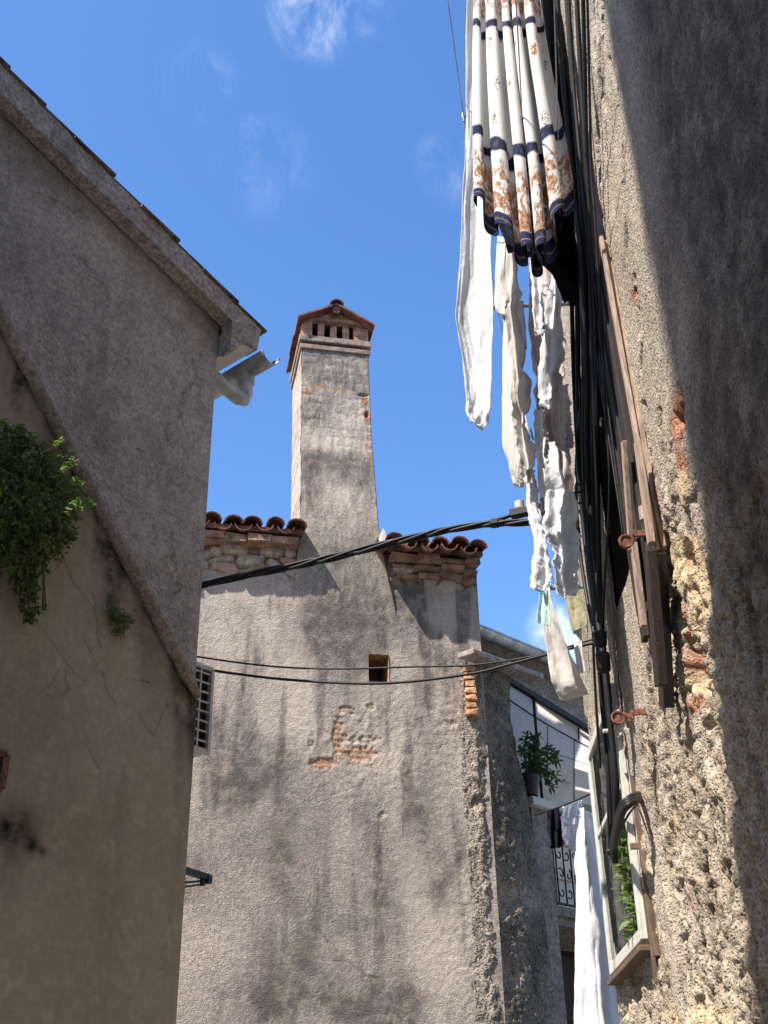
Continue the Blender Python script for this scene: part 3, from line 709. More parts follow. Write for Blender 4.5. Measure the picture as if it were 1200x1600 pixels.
q = [MID.pt(-3.4, ZT, HT - .07) + back * 2.7, MID.pt(UR + .02, ZT, HT - .07) + back * 2.7]
dn = BK * math.cos(slope) - UP * math.sin(slope)
mb.prism([q[0], q[1], q[1] + dn * 3, q[0] + dn * 3], UP * .05)
q2 = [MID.pt(uL - .05, ZT, -.80), MID.pt(uR_ + .05, ZT, -.80)]
mb.build('roof', M['tile_dark'], mhs)
# bricks laid flat under the tiles
for (ua, ub, off, hz, nrow) in ((-3.4, uL + .0, .19, .085, 1), (uR_ + .03, UR - .01, .17, .062, 3)):
    mb = MB()
    for rw in range(nrow):
        x = ua + .05 * rw
        zz = ZT + (.085 if nrow == 1 else 0) - .015 - hz / 2 - (hz + .016) * rw
        o = off - .06 * rw
        while x < ub - .05:
            L = min(rng.uniform(.20, .29), ub - x)
            dj = rng.normal() * .018
            mb.box(MID.pt(x + L / 2, zz + rng.normal() * .004, (o + dj) / 2 - .02), D * (L / 2 - .004), N * ((o + dj) / 2 + .02), UP * hz / 2 * rng.uniform(.8, .98), jit=.007)
            x += L
    zb = .085 if nrow == 1 else 0
    mb.bar(MID.pt(ua, ZT + zb - .02 - (hz + .016) * nrow / 2, (off - .06 * nrow) / 2), MID.pt(ub - .02, ZT + zb - .02 - (hz + .016) * nrow / 2, (off - .06 * nrow) / 2), off - .06 * nrow + .02, (hz + .016) * nrow - .02, N)
    mb.build('eave_course', M['eave_brick'], mhs)
# lumps of rubble stone just below
for (cx, cy, w_, h_) in ((365, 858, .30, .13), (425, 864, .26, .10), (338, 862, .12, .1), (395, 880, .16, .08), (452, 866, .10, .09), (630, 890, .22, .1), (665, 885, .2, .12), (700, 895, .2, .1), (725, 880, .15, .1), (648, 872, .2, .09), (688, 868, .22, .09)):
    mb = MB(); c = MID.hit(cx, cy, .02); nu, nv = 14, 8
    a = np.linspace(0, 2 * np.pi, nu); b = np.linspace(0, np.pi, nv); A_, B_ = np.meshgrid(a, b)
    sp = lambda t, e: np.sign(t) * np.abs(t) ** e
    X = sp(np.cos(A_), .6) * sp(np.sin(B_), .6) * w_ / 2; Y_ = sp(np.sin(A_), .6) * sp(np.sin(B_), .6) * .055; Zz = sp(np.cos(B_), .6) * h_ / 2
    k = 1 + .16 * fbm(X * 9 + cx, Y_ * 9, Zz * 9, 3)
    mb.grid(c + D * (X * k)[..., None] + N * (Y_ * k)[..., None] + UP * (Zz * k)[..., None])
    mb.build('rubble_stone', M['stone'], mhs, smooth=True)

# chimney: flared shaft that grows out of the wall
CO = .06; CD = .78
lv = [(541, 471, 575.5), (600, 471, 577.5), (668, 470.5, 580.5), (746, 470, 586.5), (812, 468.5, 592), (850, 467, 597), (885, 463, 606), (930, 458, 618), (985, 455, 630)]
L_ = np.array([[*MID.uv(MID.hit(a, y, CO)), MID.uv(MID.hit(b, y, CO))[0]] for y, a, b in lv])   # u left, z, u right
ZC = L_[0, 1]
zz = np.linspace(L_[-1, 1], ZC, 250); ul = np.interp(zz, L_[::-1, 1], L_[::-1, 0]); ur = np.interp(zz, L_[::-1, 1], L_[::-1, 2])
offs = np.interp(zz, [L_[-1, 1], L_[-2, 1], L_[-4, 1], ZC], [-.03, .012, CO, CO])
nF, nS = 66, 44
cols = []
for k in range(nF): cols.append(('F', k / (nF - 1)))
for k in range(1, nS): cols.append(('R', k / (nS - 1)))
for k in range(1, 14): cols.append(('B', k / 13))
for k in range(1, nS): cols.append(('L', k / (nS - 1)))
P = np.zeros((len(zz), len(cols), 3)); nrm = np.zeros_like(P); face = np.array([c[0] for c in cols]); tt = np.array([c[1] for c in cols])
for j, (s_, t_) in enumerate(cols):
    if s_ == 'F': uu, oo, nv_ = ul + (ur - ul) * t_, offs, N
    elif s_ == 'R': uu, oo, nv_ = ur, offs - t_ * CD, D
    elif s_ == 'B': uu, oo, nv_ = ur + (ul - ur) * t_, offs - CD, -N
    else: uu, oo, nv_ = ul, offs - CD + t_ * CD, -D
    P[:, j] = MID.p + D * uu[:, None] + N * oo[:, None]; P[:, j, 2] = zz; nrm[:, j] = nv_
S_ = P @ np.array([.7, .5, 0]) + 3 * P[..., 0]; Zz = P[..., 2]
px, py = project(P)
co_b = np.floor(Zz / .105); bxx = (S_ / .33 + .37 * co_b) % 1; bzz = (Zz / .105) % 1
jn = np.minimum(np.minimum(bxx, 1 - bxx) * 3, np.minimum(bzz, 1 - bzz))
upper = sm(735, 690, py + 30 * fbm(S_ * 3, Zz * 3, 2, 3)); val = (_perm[(co_b.astype(int) * 7 + np.floor(S_ / .33 + .37 * co_b).astype(int) * 13) & 255]) / 255.
crs = sm(.05, .25, jn + .12 * fbm(S_ * 8, Zz * 8, 1, 3))
rel = .008 * fbm(S_ * 3, Zz * 3, 0, 3) + .0025 * fbm(S_ * 16, Zz * 16, 4, 3) + upper * sm(-.15, .35, fbm(S_ * 2.2, Zz * 4, 21, 3)) * (.003 * val - .005 * (1 - crs))
lside = (face == 'L')[None, :] * np.ones_like(Zz); rside = (face == 'R')[None, :] * np.ones_like(Zz)
rel = rel + lside * (.018 * fbm(S_ * 6, Zz * 6, 8, 3))
hol = blobs(px, py, [(568, 617, 9, 2.5, 1.2), (573, 648, 5, 8, .7)]) * (face == 'F'); rel = rel - .05 * sm(.4, .7, hol)
P = P + nrm * rel[..., None]
fr = (face == 'F')[None, :]
brick = fr * blobs(px, py, [(503, 605, 10, 4, .75), (487, 603, 14, 6, .35), (528, 608, 10, 4, .6), (479, 613, 7, 3, 1.4), (570, 628, 6, 12, .8), (573, 566, 3, 14, .6), (575, 652, 6, 8, 1.3), (574, 598, 4, 8, .5), (574, 690, 4, 20, .5), (577, 720, 4, 14, .4), (475, 640, 4, 30, .3)])
brick = brick + lside * sm(.5, .7, val) * crs * .45
st = fr * blobs(px, py, [(500, 575, 40, 26, .6), (550, 590, 30, 30, .5), (490, 545, 50, 8, .75), (540, 550, 50, 8, .8), (500, 630, 25, 18, .4), (490, 655, 24, 10, .5), (500, 720, 34, 14, .8), (550, 725, 40, 14, .55), (485, 760, 20, 40, .45), (530, 745, 50, 14, .3), (570, 760, 18, 40, .35), (520, 880, 60, 60, .35), (575, 850, 24, 30, .3), (560, 950, 60, 40, .5)])
st = np.clip(st * (1.7 + 2.0 * fbm(S_ * 5, Zz * 5, 3, 5)) + upper * (1 - crs) * .12 * fr, 0, 1) * .85
pale = fr * .5 * sm(-.05, .4, fbm(S_ * 3.2, Zz * 3.6, 71, 4)) + fr * blobs(px, py, [(520, 700, 50, 40, .35), (545, 560, 20, 8, .8), (505, 572, 16, 9, 1.1), (555, 628, 16, 8, .7), (540, 655, 22, 9, .5), (520, 690, 45, 18, .55), (545, 780, 30, 25, .45), (520, 765, 20, 25, .3), (550, 660, 20, 10, .4)]) + lside * .6
ch = grid_obj('chimney', P, M['chim'], mhs, attrs={'stain_shade': st, 'brick': np.clip(sm(.2, .7, brick * (1 + 1.3 * fbm(S_ * 14, Zz * 14, 81, 4))), 0, 1), 'pale': np.clip(pale * (.9 + .8 * fbm(S_ * 5, Zz * 5, 6, 3)), 0, .85), 'ochre': np.zeros_like(st)})
# cap
cu0, cu1 = ul[-1], ur[-1]; cm = (cu0 + cu1) / 2; z1 = ZC - .02
zb0, zb1, zb2 = MID.hit(521, 538, CO + .05)[2], MID.hit(521, 526, CO + .05)[2], MID.hit(521, 500, CO)[2]
def cbox(mb, ua, ub, za, zb, fo, bo, jit=0): mb.box(MID.pt((ua + ub) / 2, (za + zb) / 2, (fo - bo) / 2), D * (ub - ua) / 2, N * (fo + bo) / 2, UP * (zb - za) / 2, jit)
mb = MB(); cbox(mb, cu0 - .03, cu1 + .03, zb0 + .03, zb1, CO + .035, CD - CO + .035); cbox(mb, cu0 - .018, cu1 + .018, ZC - .03, zb0 - .002, CO + .02, CD - CO + .02)
mb.build('ledge', M['ledge'], ch, bevel=.008)
mb = MB(); wid = cu1 - cu0
xs_ = [469, 488, 497, 507, 516.5, 526, 536, 545, 553, 572.5]
us_ = [MID.uv(MID.hit(x, 512, CO))[0] for x in xs_]; us_[0], us_[-1] = cu0, cu1
zo0, zo1 = zb1 + .012, MID.hit(521, 503.5, CO)[2]
cbox(mb, cu0, cu1, zb1 + .001, zo0, CO, CD - CO)
for k in range(0, 10, 2): cbox(mb, us_[k], us_[k + 1], zo0, zo1, CO + rng.normal() * .006, .1 - CO, .003)
for k in range(0, 10, 2): cbox(mb, us_[k], us_[k + 1], zo0, zo1, -(CD - CO - .1), CD - CO, .003)
for k in range(6):                                    # pillars on the two long sides
    o = CO - .1 - k * (CD - .2) / 5.5
    for ua in (cu0, cu1 - .09): mb.box(MID.pt(ua + .045, (zo0 + zo1) / 2, o - .04), D * .045, N * .035, UP * (zo1 - zo0) / 2)
x = cu0
while x < cu1 - .02:
    L = min(.16, cu1 - x); cbox(mb, x + .003, x + L - .003, zo1 + .001, zo1 + .05, CO + .008 + rng.normal() * .004, CD - CO); x += L
ta, tb_, tc_ = MID.uv(MID.hit(458, 493, CO + .12)), MID.uv(MID.hit(521, 475, CO + .12)), MID.uv(MID.hit(586, 509, CO + .12))
ze = (ta[1] + tc_[1]) / 2; ap = tb_[1]
zg = lambda uu: ap - abs(uu - cm) * (ap - ze) / (tc_[0] - cm)
mb.prism([MID.pt(cu0, zo1 + .052, CO), MID.pt(cu1, zo1 + .052, CO), MID.pt(cu1, zg(cu1) - .005, CO), MID.pt(cm, ap - .005, CO), MID.pt(cu0, zg(cu0) - .005, CO)], -N * CD)
mb.build('vent_band', M['brick'], ch)
mb = MB(); cbox(mb, cu0 + .1, cu1 - .1, zo0 - .005, zo1 + .005, -.12, CD - CO - .16); mb.build('flue', M['interior'], ch)
mb = MB(); nco = 3; Lc = (CD + .3) / nco
for s_ in (-1, 1):
    tip = tc_[0] - cm
    for k in range(nco):
        fo = CO + .12 - k * Lc; tz = .006 * k * (-1) ** k
        pr = [(cm, ap + .0), (cm + s_ * (tip + .012 * (k % 2)), ze + tz), (cm + s_ * (tip + .012 * (k % 2)), ze + tz + .024), (cm, ap + .028)]
        mb.prism([MID.pt(x, zq, fo) for x, zq in pr], -N * (Lc + .02 * ((k + 1) % 2) - .004))
mb.build('cap_roof', M['tile_red'], ch)
mb = MB(); tile_shell(mb, MID.pt(cm, ap + .005, CO + .14), D, UP, -N, .078, .078, CD + .36, .018)
mb.prism([MID.pt(cm - .07, ap + .02, CO + .1), MID.pt(cm + .07, ap + .02, CO + .1), MID.pt(cm + .02, ap - .11, CO + .1), MID.pt(cm - .03, ap - .10, CO + .1)], -N * .095)
mb.build('ridge_tile', M['tile_dark'], ch)
# white mortar wedge where the right roof meets the chimney
mb = MB(); a = MID.hit(597, 852, .22)
mb.prism([a, a + D * .05 + UP * .02, a + D * .035 + UP * .17, a + D * .015 + UP * .20, a - D * .005 + UP * .1], -N * .3); mb.build('flashing', M['soffit'], mhs)

# corner pier with its stone slab
rows = [(1036, 736, 797), (1090, 739, 796), (1130, 741, 799), (1180, 743, 808), (1230, 746, 820), (1300, 750, 832), (1360, 755, 841), (1430, 759, 850), (1510, 765, 860), (1600, 773, 869), (1720, 784, 880), (1900, 800, 896)]
PD = 46.5; pd = dirv(PD); pn = np.array([math.cos(math.radians(PD)), -math.sin(math.radians(PD)), 0])
Fp = []; Sp = []
for y, a, b in rows:
    f_ = MID.hit(a, y, .03); r_ = ray(b, y); t_ = (pn.dot(f_) - pn.dot(CAM)) / pn.dot(r_); s_ = CAM + r_ * t_
    Fp.append(f_); Sp.append(s_)
Fp, Sp = np.array(Fp), np.array(Sp)
zs = np.linspace(Fp[0, 2], max(Fp[-1, 2], .0), 420)[:, None]
fi = np.array([[np.interp(-q, -Fp[:, 2], Fp[:, k]) for k in range(2)] for q in zs[:, 0]])
ssp = np.array([[np.interp(-q, -Sp[:, 2], Sp[:, k]) for k in range(2)] for q in zs[:, 0]])
t_ = np.linspace(0, 1, 60)
P = np.zeros((len(zs), 60 + 26 + 6, 3)); nv_ = np.zeros_like(P)
n0 = 26                                               # a front lip that dies into the house wall
lipw = .20 + .05 * fbm(zs[:, 0] * 2, zs[:, 0] * 0, 1, 3)
for k in range(n0):
    q = 1 - k / n0; P[:, k, :2] = fi - D[:2] * (lipw * q)[:, None] - N[:2] * .055 * q ** 1.2; nv_[:, k] = N
for k in range(60): P[:, n0 + k, :2] = fi + (ssp - fi) * t_[k] + pn[:2] * (.05 * math.sin(math.pi * t_[k])); nv_[:, n0 + k] = pn
for k in range(6): P[:, n0 + 60 + k, :2] = ssp + (pd[:2] - pn[:2] * (k + 1)) * .12 * (k + 1) * .5; nv_[:, n0 + 60 + k] = pd
P[..., 2] = zs
S_ = np.linspace(-.3, 1.1, P.shape[1])[None, :] * np.ones_like(zs); Zz = P[..., 2]; px, py = project(P)
w1, w2, wv = worley(S_ * 26, Zz * 26, 9); w3, _, wv3 = worley(S_ * 11, Zz * 9, 4)
rel = .020 * fbm(S_ * 3, Zz * 3, 2, 3) + .016 * np.clip(.55 - w1, 0, 1) + .024 * np.clip(.6 - w3, 0, 1) * wv3 + .010 * fbm(S_ * 18, Zz * 18, 7, 3)
sm_edge = sm(0, .12, np.linspace(0, 1, P.shape[1]))[None, :]
gouge = sm(.3, .7, blobs(px, py, [(790, 1520, 34, 26, .9), (795, 1400, 28, 34, .8), (745, 1255, 10, 14, 1), (775, 1430, 20, 12, .6)]) + .4 * fbm(S_ * 7, Zz * 7, 6, 3))
rel = rel - .035 * gouge
P = P + nv_ * (rel * sm_edge)[..., None]
st = blobs(px, py, [(800, 1180, 30, 130, .75), (770, 1080, 30, 50, .6), (815, 1330, 26, 80, .5), (780, 1290, 26, 60, .7), (840, 1480, 26, 60, .6), (820, 1570, 40, 40, .75), (800, 1440, 30, 40, .6)])
lt = blobs(px, py, [(825, 1400, 18, 22, .8), (818, 1430, 14, 40, .6), (800, 1530, 26, 12, .5), (755, 1340, 10, 80, .5), (765, 1480, 12, 90, .6), (745, 1200, 8, 90, .5), (748, 1120, 8, 30, .4), (790, 1160, 14, 30, .3)])  # pale pebble patches; some paint sun catching the pebbles into the colour
pr = grid_obj('corner_pier', P, M['pier'], mhs, attrs={'stain_shade': np.clip(st * (1.2 + 1.2 * fbm(S_ * 5, Zz * 4, 2, 3)) + .05, 0, 1) * .75, 'brick': np.clip(gouge * 0, 0, 1), 'pale': np.clip(lt * (.9 + 1.5 * fbm(S_ * 12, Zz * 12, 3, 3)), 0, .8), 'ochre': gouge * .25})
mb = MB(); a = MID.hit(715, 1022, .10); b = MID.hit(738, 1010, .16)
da = (b - a); da[2] = 0; da /= np.linalg.norm(da); a0_ = a.copy()
slab_p = [MID.hit(715, 1020, .14), None, None, None]
s0 = slab_p[0]; s1 = s0 + pd * -.0 + np.array([math.sin(math.radians(128)), math.cos(math.radians(128)), 0]) * .19
s2 = s1 + pd * 1.05; s3 = s0 + pd * 1.05
mb.prism([s0, s1, s2, s3], UP * -.055); mb.build('slab', M['slab'], mhs, bevel=.008)
mb = MB()
for k, (y, x) in enumerate([(1046, 733), (1058, 734), (1070, 735.5), (1081, 736), (1092, 737), (1103, 737.5), (1115, 738.5)]):
    c = MID.hit(x, y, .05); dd = dirv(100); nn_ = np.cross(dd, UP)
    mb.box(c, dd * .052 * (1 + .15 * rng.normal()), nn_ * .05, UP * .028 + dd * .006 * rng.normal(), jit=.006)
mb.build('brick', M['orange_brick'], mhs, bevel=.002)
# ================================================================== HOUSE FAR BEHIND with gutter, white awning and balcony
BACKP = Plane((1.12, 12.7, 0), 45, (math.sin(math.radians(45)), -math.cos(math.radians(45)), 0))
D, N = BACKP.d, BACKP.n; BK = -N
bh = empty('house', BACKP.pt(1.0, 0)); tag(bh, 'grey brown house behind with zinc gutter, white awning and iron balcony', 'house')
GO = .24
zg_ = (BACKP.hit(752, 990, GO)[2] + BACKP.hit(910, 1056, GO)[2]) / 2
zw = zg_ + .02
def gridwall(name, pl, u0, u1, z0, z1, mat, parent, holes=(), step=.06):
    u = np.unique(np.concatenate([np.arange(u0, u1 + step, step)] + [np.array(h[:2]) for h in holes])); z = np.unique(np.concatenate([np.arange(z0, z1 + step, step)] + [np.array(h[2:4]) for h in holes]))
    U, Z = np.meshgrid(u, z); P = pl.p + pl.d * U[..., None] + pl.n * (.006 * fbm(U * 6, Z * 6, 3, 3))[..., None]; P[..., 2] = Z
    uc = (u[:-1] + u[1:]) / 2; zc = (z[:-1] + z[1:]) / 2; keep = np.ones((len(zc), len(uc)), bool)
    for h in holes: keep &= ~((uc[None] > h[0]) & (uc[None] < h[1]) & (zc[:, None] > h[2]) & (zc[:, None] < h[3]))
    px, py = project(P)
    return P, px, py, keep, U, Z
bl = BACKP.uv(BACKP.hit(856, 1540)); br_ = BACKP.uv(BACKP.hit(925, 1600))
zbal = BACKP.hit(880, 1425, .0)[2]
holes = [(bl[0] + .22, bl[0] + 1.05, .3, zbal - .42), (bl[0] + .30, bl[0] + 1.25, zbal + .03, zbal + 2.05)]
P, px, py, keep, U, Z = gridwall('w', BACKP, -.55, 5.2, 0, zw, M['back'], bh, holes)
st = blobs(px, py, [(800, 1010, 50, 25, .5), (880, 1060, 50, 20, .3), (820, 1040, 50, 20, .2)])
grid_obj('facade', P, M['back'], bh, attrs={'stain_shade': np.clip(st, 0, 1) * .6, 'brick': U * 0, 'pale': sm(.4, .9, U * 0 + 0), 'ochre': U * 0}, keep=keep)
for h, nm, mat_ in ((holes[0], 'door', 'wood_dark'), (holes[1], 'balcony_door', 'soffit')):
    mb = MB(); q = [BACKP.pt(x, zq, .01) for x, zq in ((h[0], h[2]), (h[1], h[2]), (h[1], h[3]), (h[0], h[3]))]
    for k in range(4): mb.quad(q[k], q[(k + 1) % 4], q[(k + 1) % 4] + BK * .2, q[k] + BK * .2)
    mb.quad(*[p + BK * .18 for p in q])
    for k in range(1, 5):
        zq = h[2] + (h[3] - h[2]) * k / 5; mb.bar(BACKP.pt(h[0], zq, -.14), BACKP.pt(h[1], zq, -.14), .04, .05, N)
    mb.build(nm, M[mat_], bh)
mb = MB(); e = [BACKP.pt(-.55, 0), BACKP.pt(5.2, 0)]
mb.quad(e[0], e[0] + BK * 5, e[0] + BK * 5 + UP * zw, e[0] + UP * zw); mb.quad(e[1], e[1] + BK * 5, e[1] + BK * 5 + UP * zw, e[1] + UP * zw); mb.quad(e[0] + BK * 5, e[1] + BK * 5, e[1] + BK * 5 + UP * zw, e[0] + BK * 5 + UP * zw)
mb.build('side_wall', M['back'], bh)
mb = MB(); r0_, r1_ = BACKP.pt(-.55, zw - .02, GO - .06), BACKP.pt(5.2, zw - .02, GO - .06)
bkr = BK * 2.9 + UP * .75
mb.prism([r0_, r1_, r1_ + bkr, r0_ + bkr], UP * .07); q = [r0_ + bkr, r1_ + bkr, r1_ + bkr + BK * 2.9 - UP * .75, r0_ + bkr + BK * 2.9 - UP * .75]; mb.prism(q, UP * .07)
mb.build('roof', M['tile_dark'], bh)
mb = MB(); mb.prism([BACKP.pt(-.55, zw - .08, .01), BACKP.pt(5.2, zw - .08, .01), BACKP.pt(5.2, zw - .025, GO - .08), BACKP.pt(-.55, zw - .025, GO - .08)], UP * .02)
mb.build('soffit', M['back'], bh)
mb = MB(); gc = BACKP.pt(-.55, zg_ + .02, GO + .05); R_ = .085; prof = []
for rr in (R_, R_ - .006): prof.append([N * math.cos(a) * rr + UP * math.sin(a) * rr for a in np.linspace(math.pi, 2 * math.pi, 13)])
mb.prism([gc + p for p in prof[0] + prof[1][::-1]], D * 5.75); mb.tube([gc + N * R_, gc + N * R_ + D * 5.75], .013, 8)
for x in (1.25, 2.0, 3.3): mb.tube([gc + D * x + p * 1.03 for p in prof[0]], .009, 5)
mb.build('gutter', M['zinc'], bh)
# awning: white canvas cove under a dark rail
def B(px, py, o): return BACKP.hit(px, py, o)
R0 = [[B(772, 1052, .95), B(830, 1086, .95), B(885, 1120, .95), B(945, 1158, .95)],
      [B(772, 1078, .80), B(830, 1118, .80), B(885, 1150, .80), B(945, 1182, .80)],
      [B(772, 1150, .45), B(830, 1185, .45), B(885, 1195, .45), B(945, 1215, .45)],
      [B(772, 1235, .12), B(830, 1250, .12), B(885, 1252, .12), B(945, 1262, .12)]]
G = spline(np.array(R0), 28); G = np.swapaxes(spline(np.swapaxes(G, 0, 1), 30), 0, 1)
# the canvas is a box with a top too: lower skin, and an upper skin just above it
aw = grid_obj('awning', G, M['awning'], bh)
mb = MB()
def rail(a, b, w): mb.bar(a, b, w, w)
rail(R0[0][0] + UP * .02, R0[0][-1] + UP * .02, .06)
mb.tube(G[9, :] + N * .012, .009, 5); mb.tube(G[16, 10:] + N * .012, .004, 5); mb.tube(G[9:, 21] + N * .012, .006, 5); mb.tube(G[3:9, 22] + N * .012, .009, 5); mb.tube(G[9:22, 14] + N * .012, .004, 5)
post_t = B(833, 1088, .93); post_b = post_t.copy(); post_b[2] = zbal + .0
mb.bar(post_t, post_b, .028, .028)
mb.bar(post_t + UP * .0, B(925, 1152, .88), .03, .03)
sc = B(928, 1140, .93)
for k in (0, 1):
    a = np.linspace(0, 4.4, 20); mb.tube(np.array([sc + D * (.05 - .008 * q) * math.cos(q + k * 2.2) + UP * ((.05 - .008 * q) * math.sin(q + k * 2.2) - .06 * k) for q in a]), .009, 5)
mb.build('awning_frame', M['dark_iron'], bh)
mb = MB(); c = B(885, 1220, .30); a = np.linspace(0, 2 * math.pi, 21)
mb.tube(np.array([c + D * .07 * math.cos(q) + (UP * .5 + N * -.8) * .045 * math.sin(q) for q in a]), .012, 6, False); mb.tube([c + N * .0, c + UP * .03], .03, 8)
mb.build('ceiling_light', M['zinc'], bh)
# balcony: slab, wrought iron railing, side pillar
BO = .95
p0, p1 = B(838, 1404, BO), B(925, 1436, BO); zb_ = (p0[2] + p1[2]) / 2
u0_, u1_ = BACKP.uv(p0)[0], BACKP.uv(p1)[0] + 1.2
mb = MB(); zz0 = zb_
mb.prism([BACKP.pt(u0_, zz0 - .07, .0), BACKP.pt(u1_, zz0 - .07, .0), BACKP.pt(u1_, zz0 - .07, BO), BACKP.pt(u0_, zz0 - .07, BO)], UP * .09)
mb.prism([BACKP.pt(u0_, zz0 - .15, .0), BACKP.pt(u1_, zz0 - .15, .0), BACKP.pt(u1_, zz0 - .15, BO - .06), BACKP.pt(u0_, zz0 - .15, BO - .06)], UP * .078)
mb.build('balcony_slab', M['back'], bh)
mb = MB(); hr = 1.0
rz0, rz1 = zz0 + .06, zz0 + .98
mb.bar(BACKP.pt(u0_, rz1, BO - .05), BACKP.pt(u1_, rz1, BO - .05), .045, .022); mb.bar(BACKP.pt(u0_, rz0, BO - .05), BACKP.pt(u1_, rz0, BO - .05), .03, .018); mb.bar(BACKP.pt(u0_, rz1 - .30, BO - .05), BACKP.pt(u1_, rz1 - .30, BO - .05), .02, .014)
x = u0_ + .06; k = 0
while x < u1_:
    mb.tube([BACKP.pt(x, rz0, BO - .05), BACKP.pt(x, rz1, BO - .05)], .009, 6)
    for (zc_, s_) in ((rz0 + .12, 1), (rz0 + .30, -1), (rz0 + .50, 1), (rz1 - .12, -1)):
        a = np.linspace(0, 5.2, 18); mb.tube(np.array([BACKP.pt(x + s_ * .058 + (.052 - .008 * q) * math.cos(q + k), zc_ + (.060 - .009 * q) * math.sin(q + k) * s_, BO - .05) for q in a]), .0075, 5)
    x += .125; k += 1
mb.build('railing', M['dark_iron'], bh)
mb = MB(); c0_, c1_ = B(824, 1262, 1.0), B(850, 1262, 1.0); hh_ = c0_[2]
pw = np.linalg.norm((c1_ - c0_)[:2])
mid_ = (c0_ + c1_) / 2
mb.box((mid_[0], mid_[1], hh_ / 2), D * pw / 2, N * .05, UP * hh_ / 2); mb.build('pillar', M['back'], bh)
mb = MB(); mb.box((mid_[0] + .02, mid_[1], hh_ + .045), D * (pw / 2 + .07), N * .11, UP * .045); mb.build('pillar_cap', M['soffit'], bh, bevel=.01)

# plants -------------------------------------------------------------
def leaf(mb, c, d, nrm, L, W):
    d = d / np.linalg.norm(d); s_ = np.cross(d, nrm); s_ /= np.linalg.norm(s_) + 1e-9; n_ = np.cross(s_, d); i = len(mb.v)
    mb.v += [tuple(c), tuple(c + d * L * .35 + s_ * W / 2 + n_ * W * .12), tuple(c + d * L * .75 + s_ * W * .36 + n_ * W * .05), tuple(c + d * L - n_ * L * .1),
             tuple(c + d * L * .75 - s_ * W * .36 + n_ * W * .05), tuple(c + d * L * .35 - s_ * W / 2 + n_ * W * .12), tuple(c + d * L * .4 - n_ * W * .05)]
    mb.f += [(i, i + 1, i + 6), (i + 1, i + 2, i + 6), (i + 2, i + 3, i + 6), (i + 3, i + 4, i + 6), (i + 4, i + 5, i + 6), (i + 5, i, i + 6)]
def rv(): v_ = rng.normal(size=3); return v_ / np.linalg.norm(v_)
potc = B(826, 1246, 1.0); pp_ = empty('potted_plant', potc); tag(pp_, 'leafy green plant in dark pot on the pillar by the awning', 'plant')
mb = MB(); a = np.linspace(0, 2 * np.pi, 25); prof = [(.0, .095), (.02, .10), (.16, .125), (.19, .135), (.21, .135), (.205, .118), (.15, .11)]
mb.grid(np.array([[potc + np.array([r * math.cos(q), r * math.sin(q), h + .01]) for q in a] for h, r in prof])); mb.build('pot', M['dark_iron'], pp_, smooth=True)
mb = MB(); sb = MB(); base = potc + UP * .18
for (ex, ey, dy) in ((822, 1150, .0), (838, 1168, .1), (858, 1170, .0), (872, 1188, .0), (868, 1215, .1), (860, 1230, .0), (845, 1195, -.1), (835, 1225, -.15), (850, 1210, .1), (815, 1175, .2), (868, 1180, .15), (840, 1150, .15)):
    e_ = B(ex, ey, 1.0 + dy); cpts = spline(np.array([base, base + (e_ - base) * .5 + UP * .12, e_]), 14); sb.tube(cpts, .005, 5)
    for k in range(3, 14):
        for s_ in range(4):
            dd = (e_ - base) / np.linalg.norm(e_ - base) * .5 + rv() * .9 - UP * .35
            leaf(mb, cpts[k] + rv() * .012, dd, UP + rv() * .5, rng.uniform(.06, .11), rng.uniform(.024, .036))
mb.build('foliage', M['pot_leaf'], pp_); sb.build('stem', M['stem'], pp_)

# creeper and tuft on the sloping wall
cr = empty('creeper', LEFT.hit(40, 960, .06)); tag(cr, 'dark green creeper bush spilling down the beige wall', 'creeper')
mb = MB(); sb = MB()
cl = [(8, 700, 30, 48, .20), (45, 715, 32, 40, .26), (85, 735, 26, 36, .28), (100, 775, 22, 36, .28), (95, 825, 25, 28, .22), (60, 780, 45, 50, .34), (15, 790, 40, 70, .36), (20, 860, 26, 40, .24), (70, 850, 36, 30, .22), (38, 905, 20, 36, .14), (44, 945, 15, 26, .10), (55, 890, 22, 18, .14), (28, 685, 24, 22, .2), (-20, 780, 40, 90, .3), (-15, 880, 20, 40, .2), (64, 950, 9, 7, .08), (46, 966, 8, 8, .06), (110, 840, 10, 10, .2), (118, 800, 9, 14, .25)]
for (cx, cy, rx, ry, dep) in cl:
    nn = int(rx * ry * .26)
    for _ in range(nn):
        q = rng.normal(size=3); q = q / np.linalg.norm(q) * rng.uniform(.35, 1) ** .6
        o = max(.04, .07 + dep * (.5 + .5 * q[2]))
        c = LEFT.hit(cx + rx * q[0], cy + ry * q[1], o)
        dd = LEFT.n * .5 + rv() * .9 - UP * .45
        leaf(mb, c, dd, LEFT.n * .6 + UP * .7 + rv() * .7, float(rng.choice([.022, .03, .042, .060])), rng.uniform(.013, .027))
for _ in range(26):
    cx, cy, rx, ry, dep = cl[rng.integers(len(cl))]
    e_ = LEFT.hit(cx + rx * rng.normal() * .8, cy + ry * rng.normal() * .7, .1 + dep * rng.uniform()); st_ = LEFT.hit(10 + 30 * rng.uniform(), 760 + 90 * rng.uniform(), .03)
    sb.tube(spline(np.array([st_, (st_ + e_) / 2 + LEFT.n * .08 + UP * .04, e_]), 10), .004, 5)
f_ = mb.build('foliage', M['ivy'], cr)
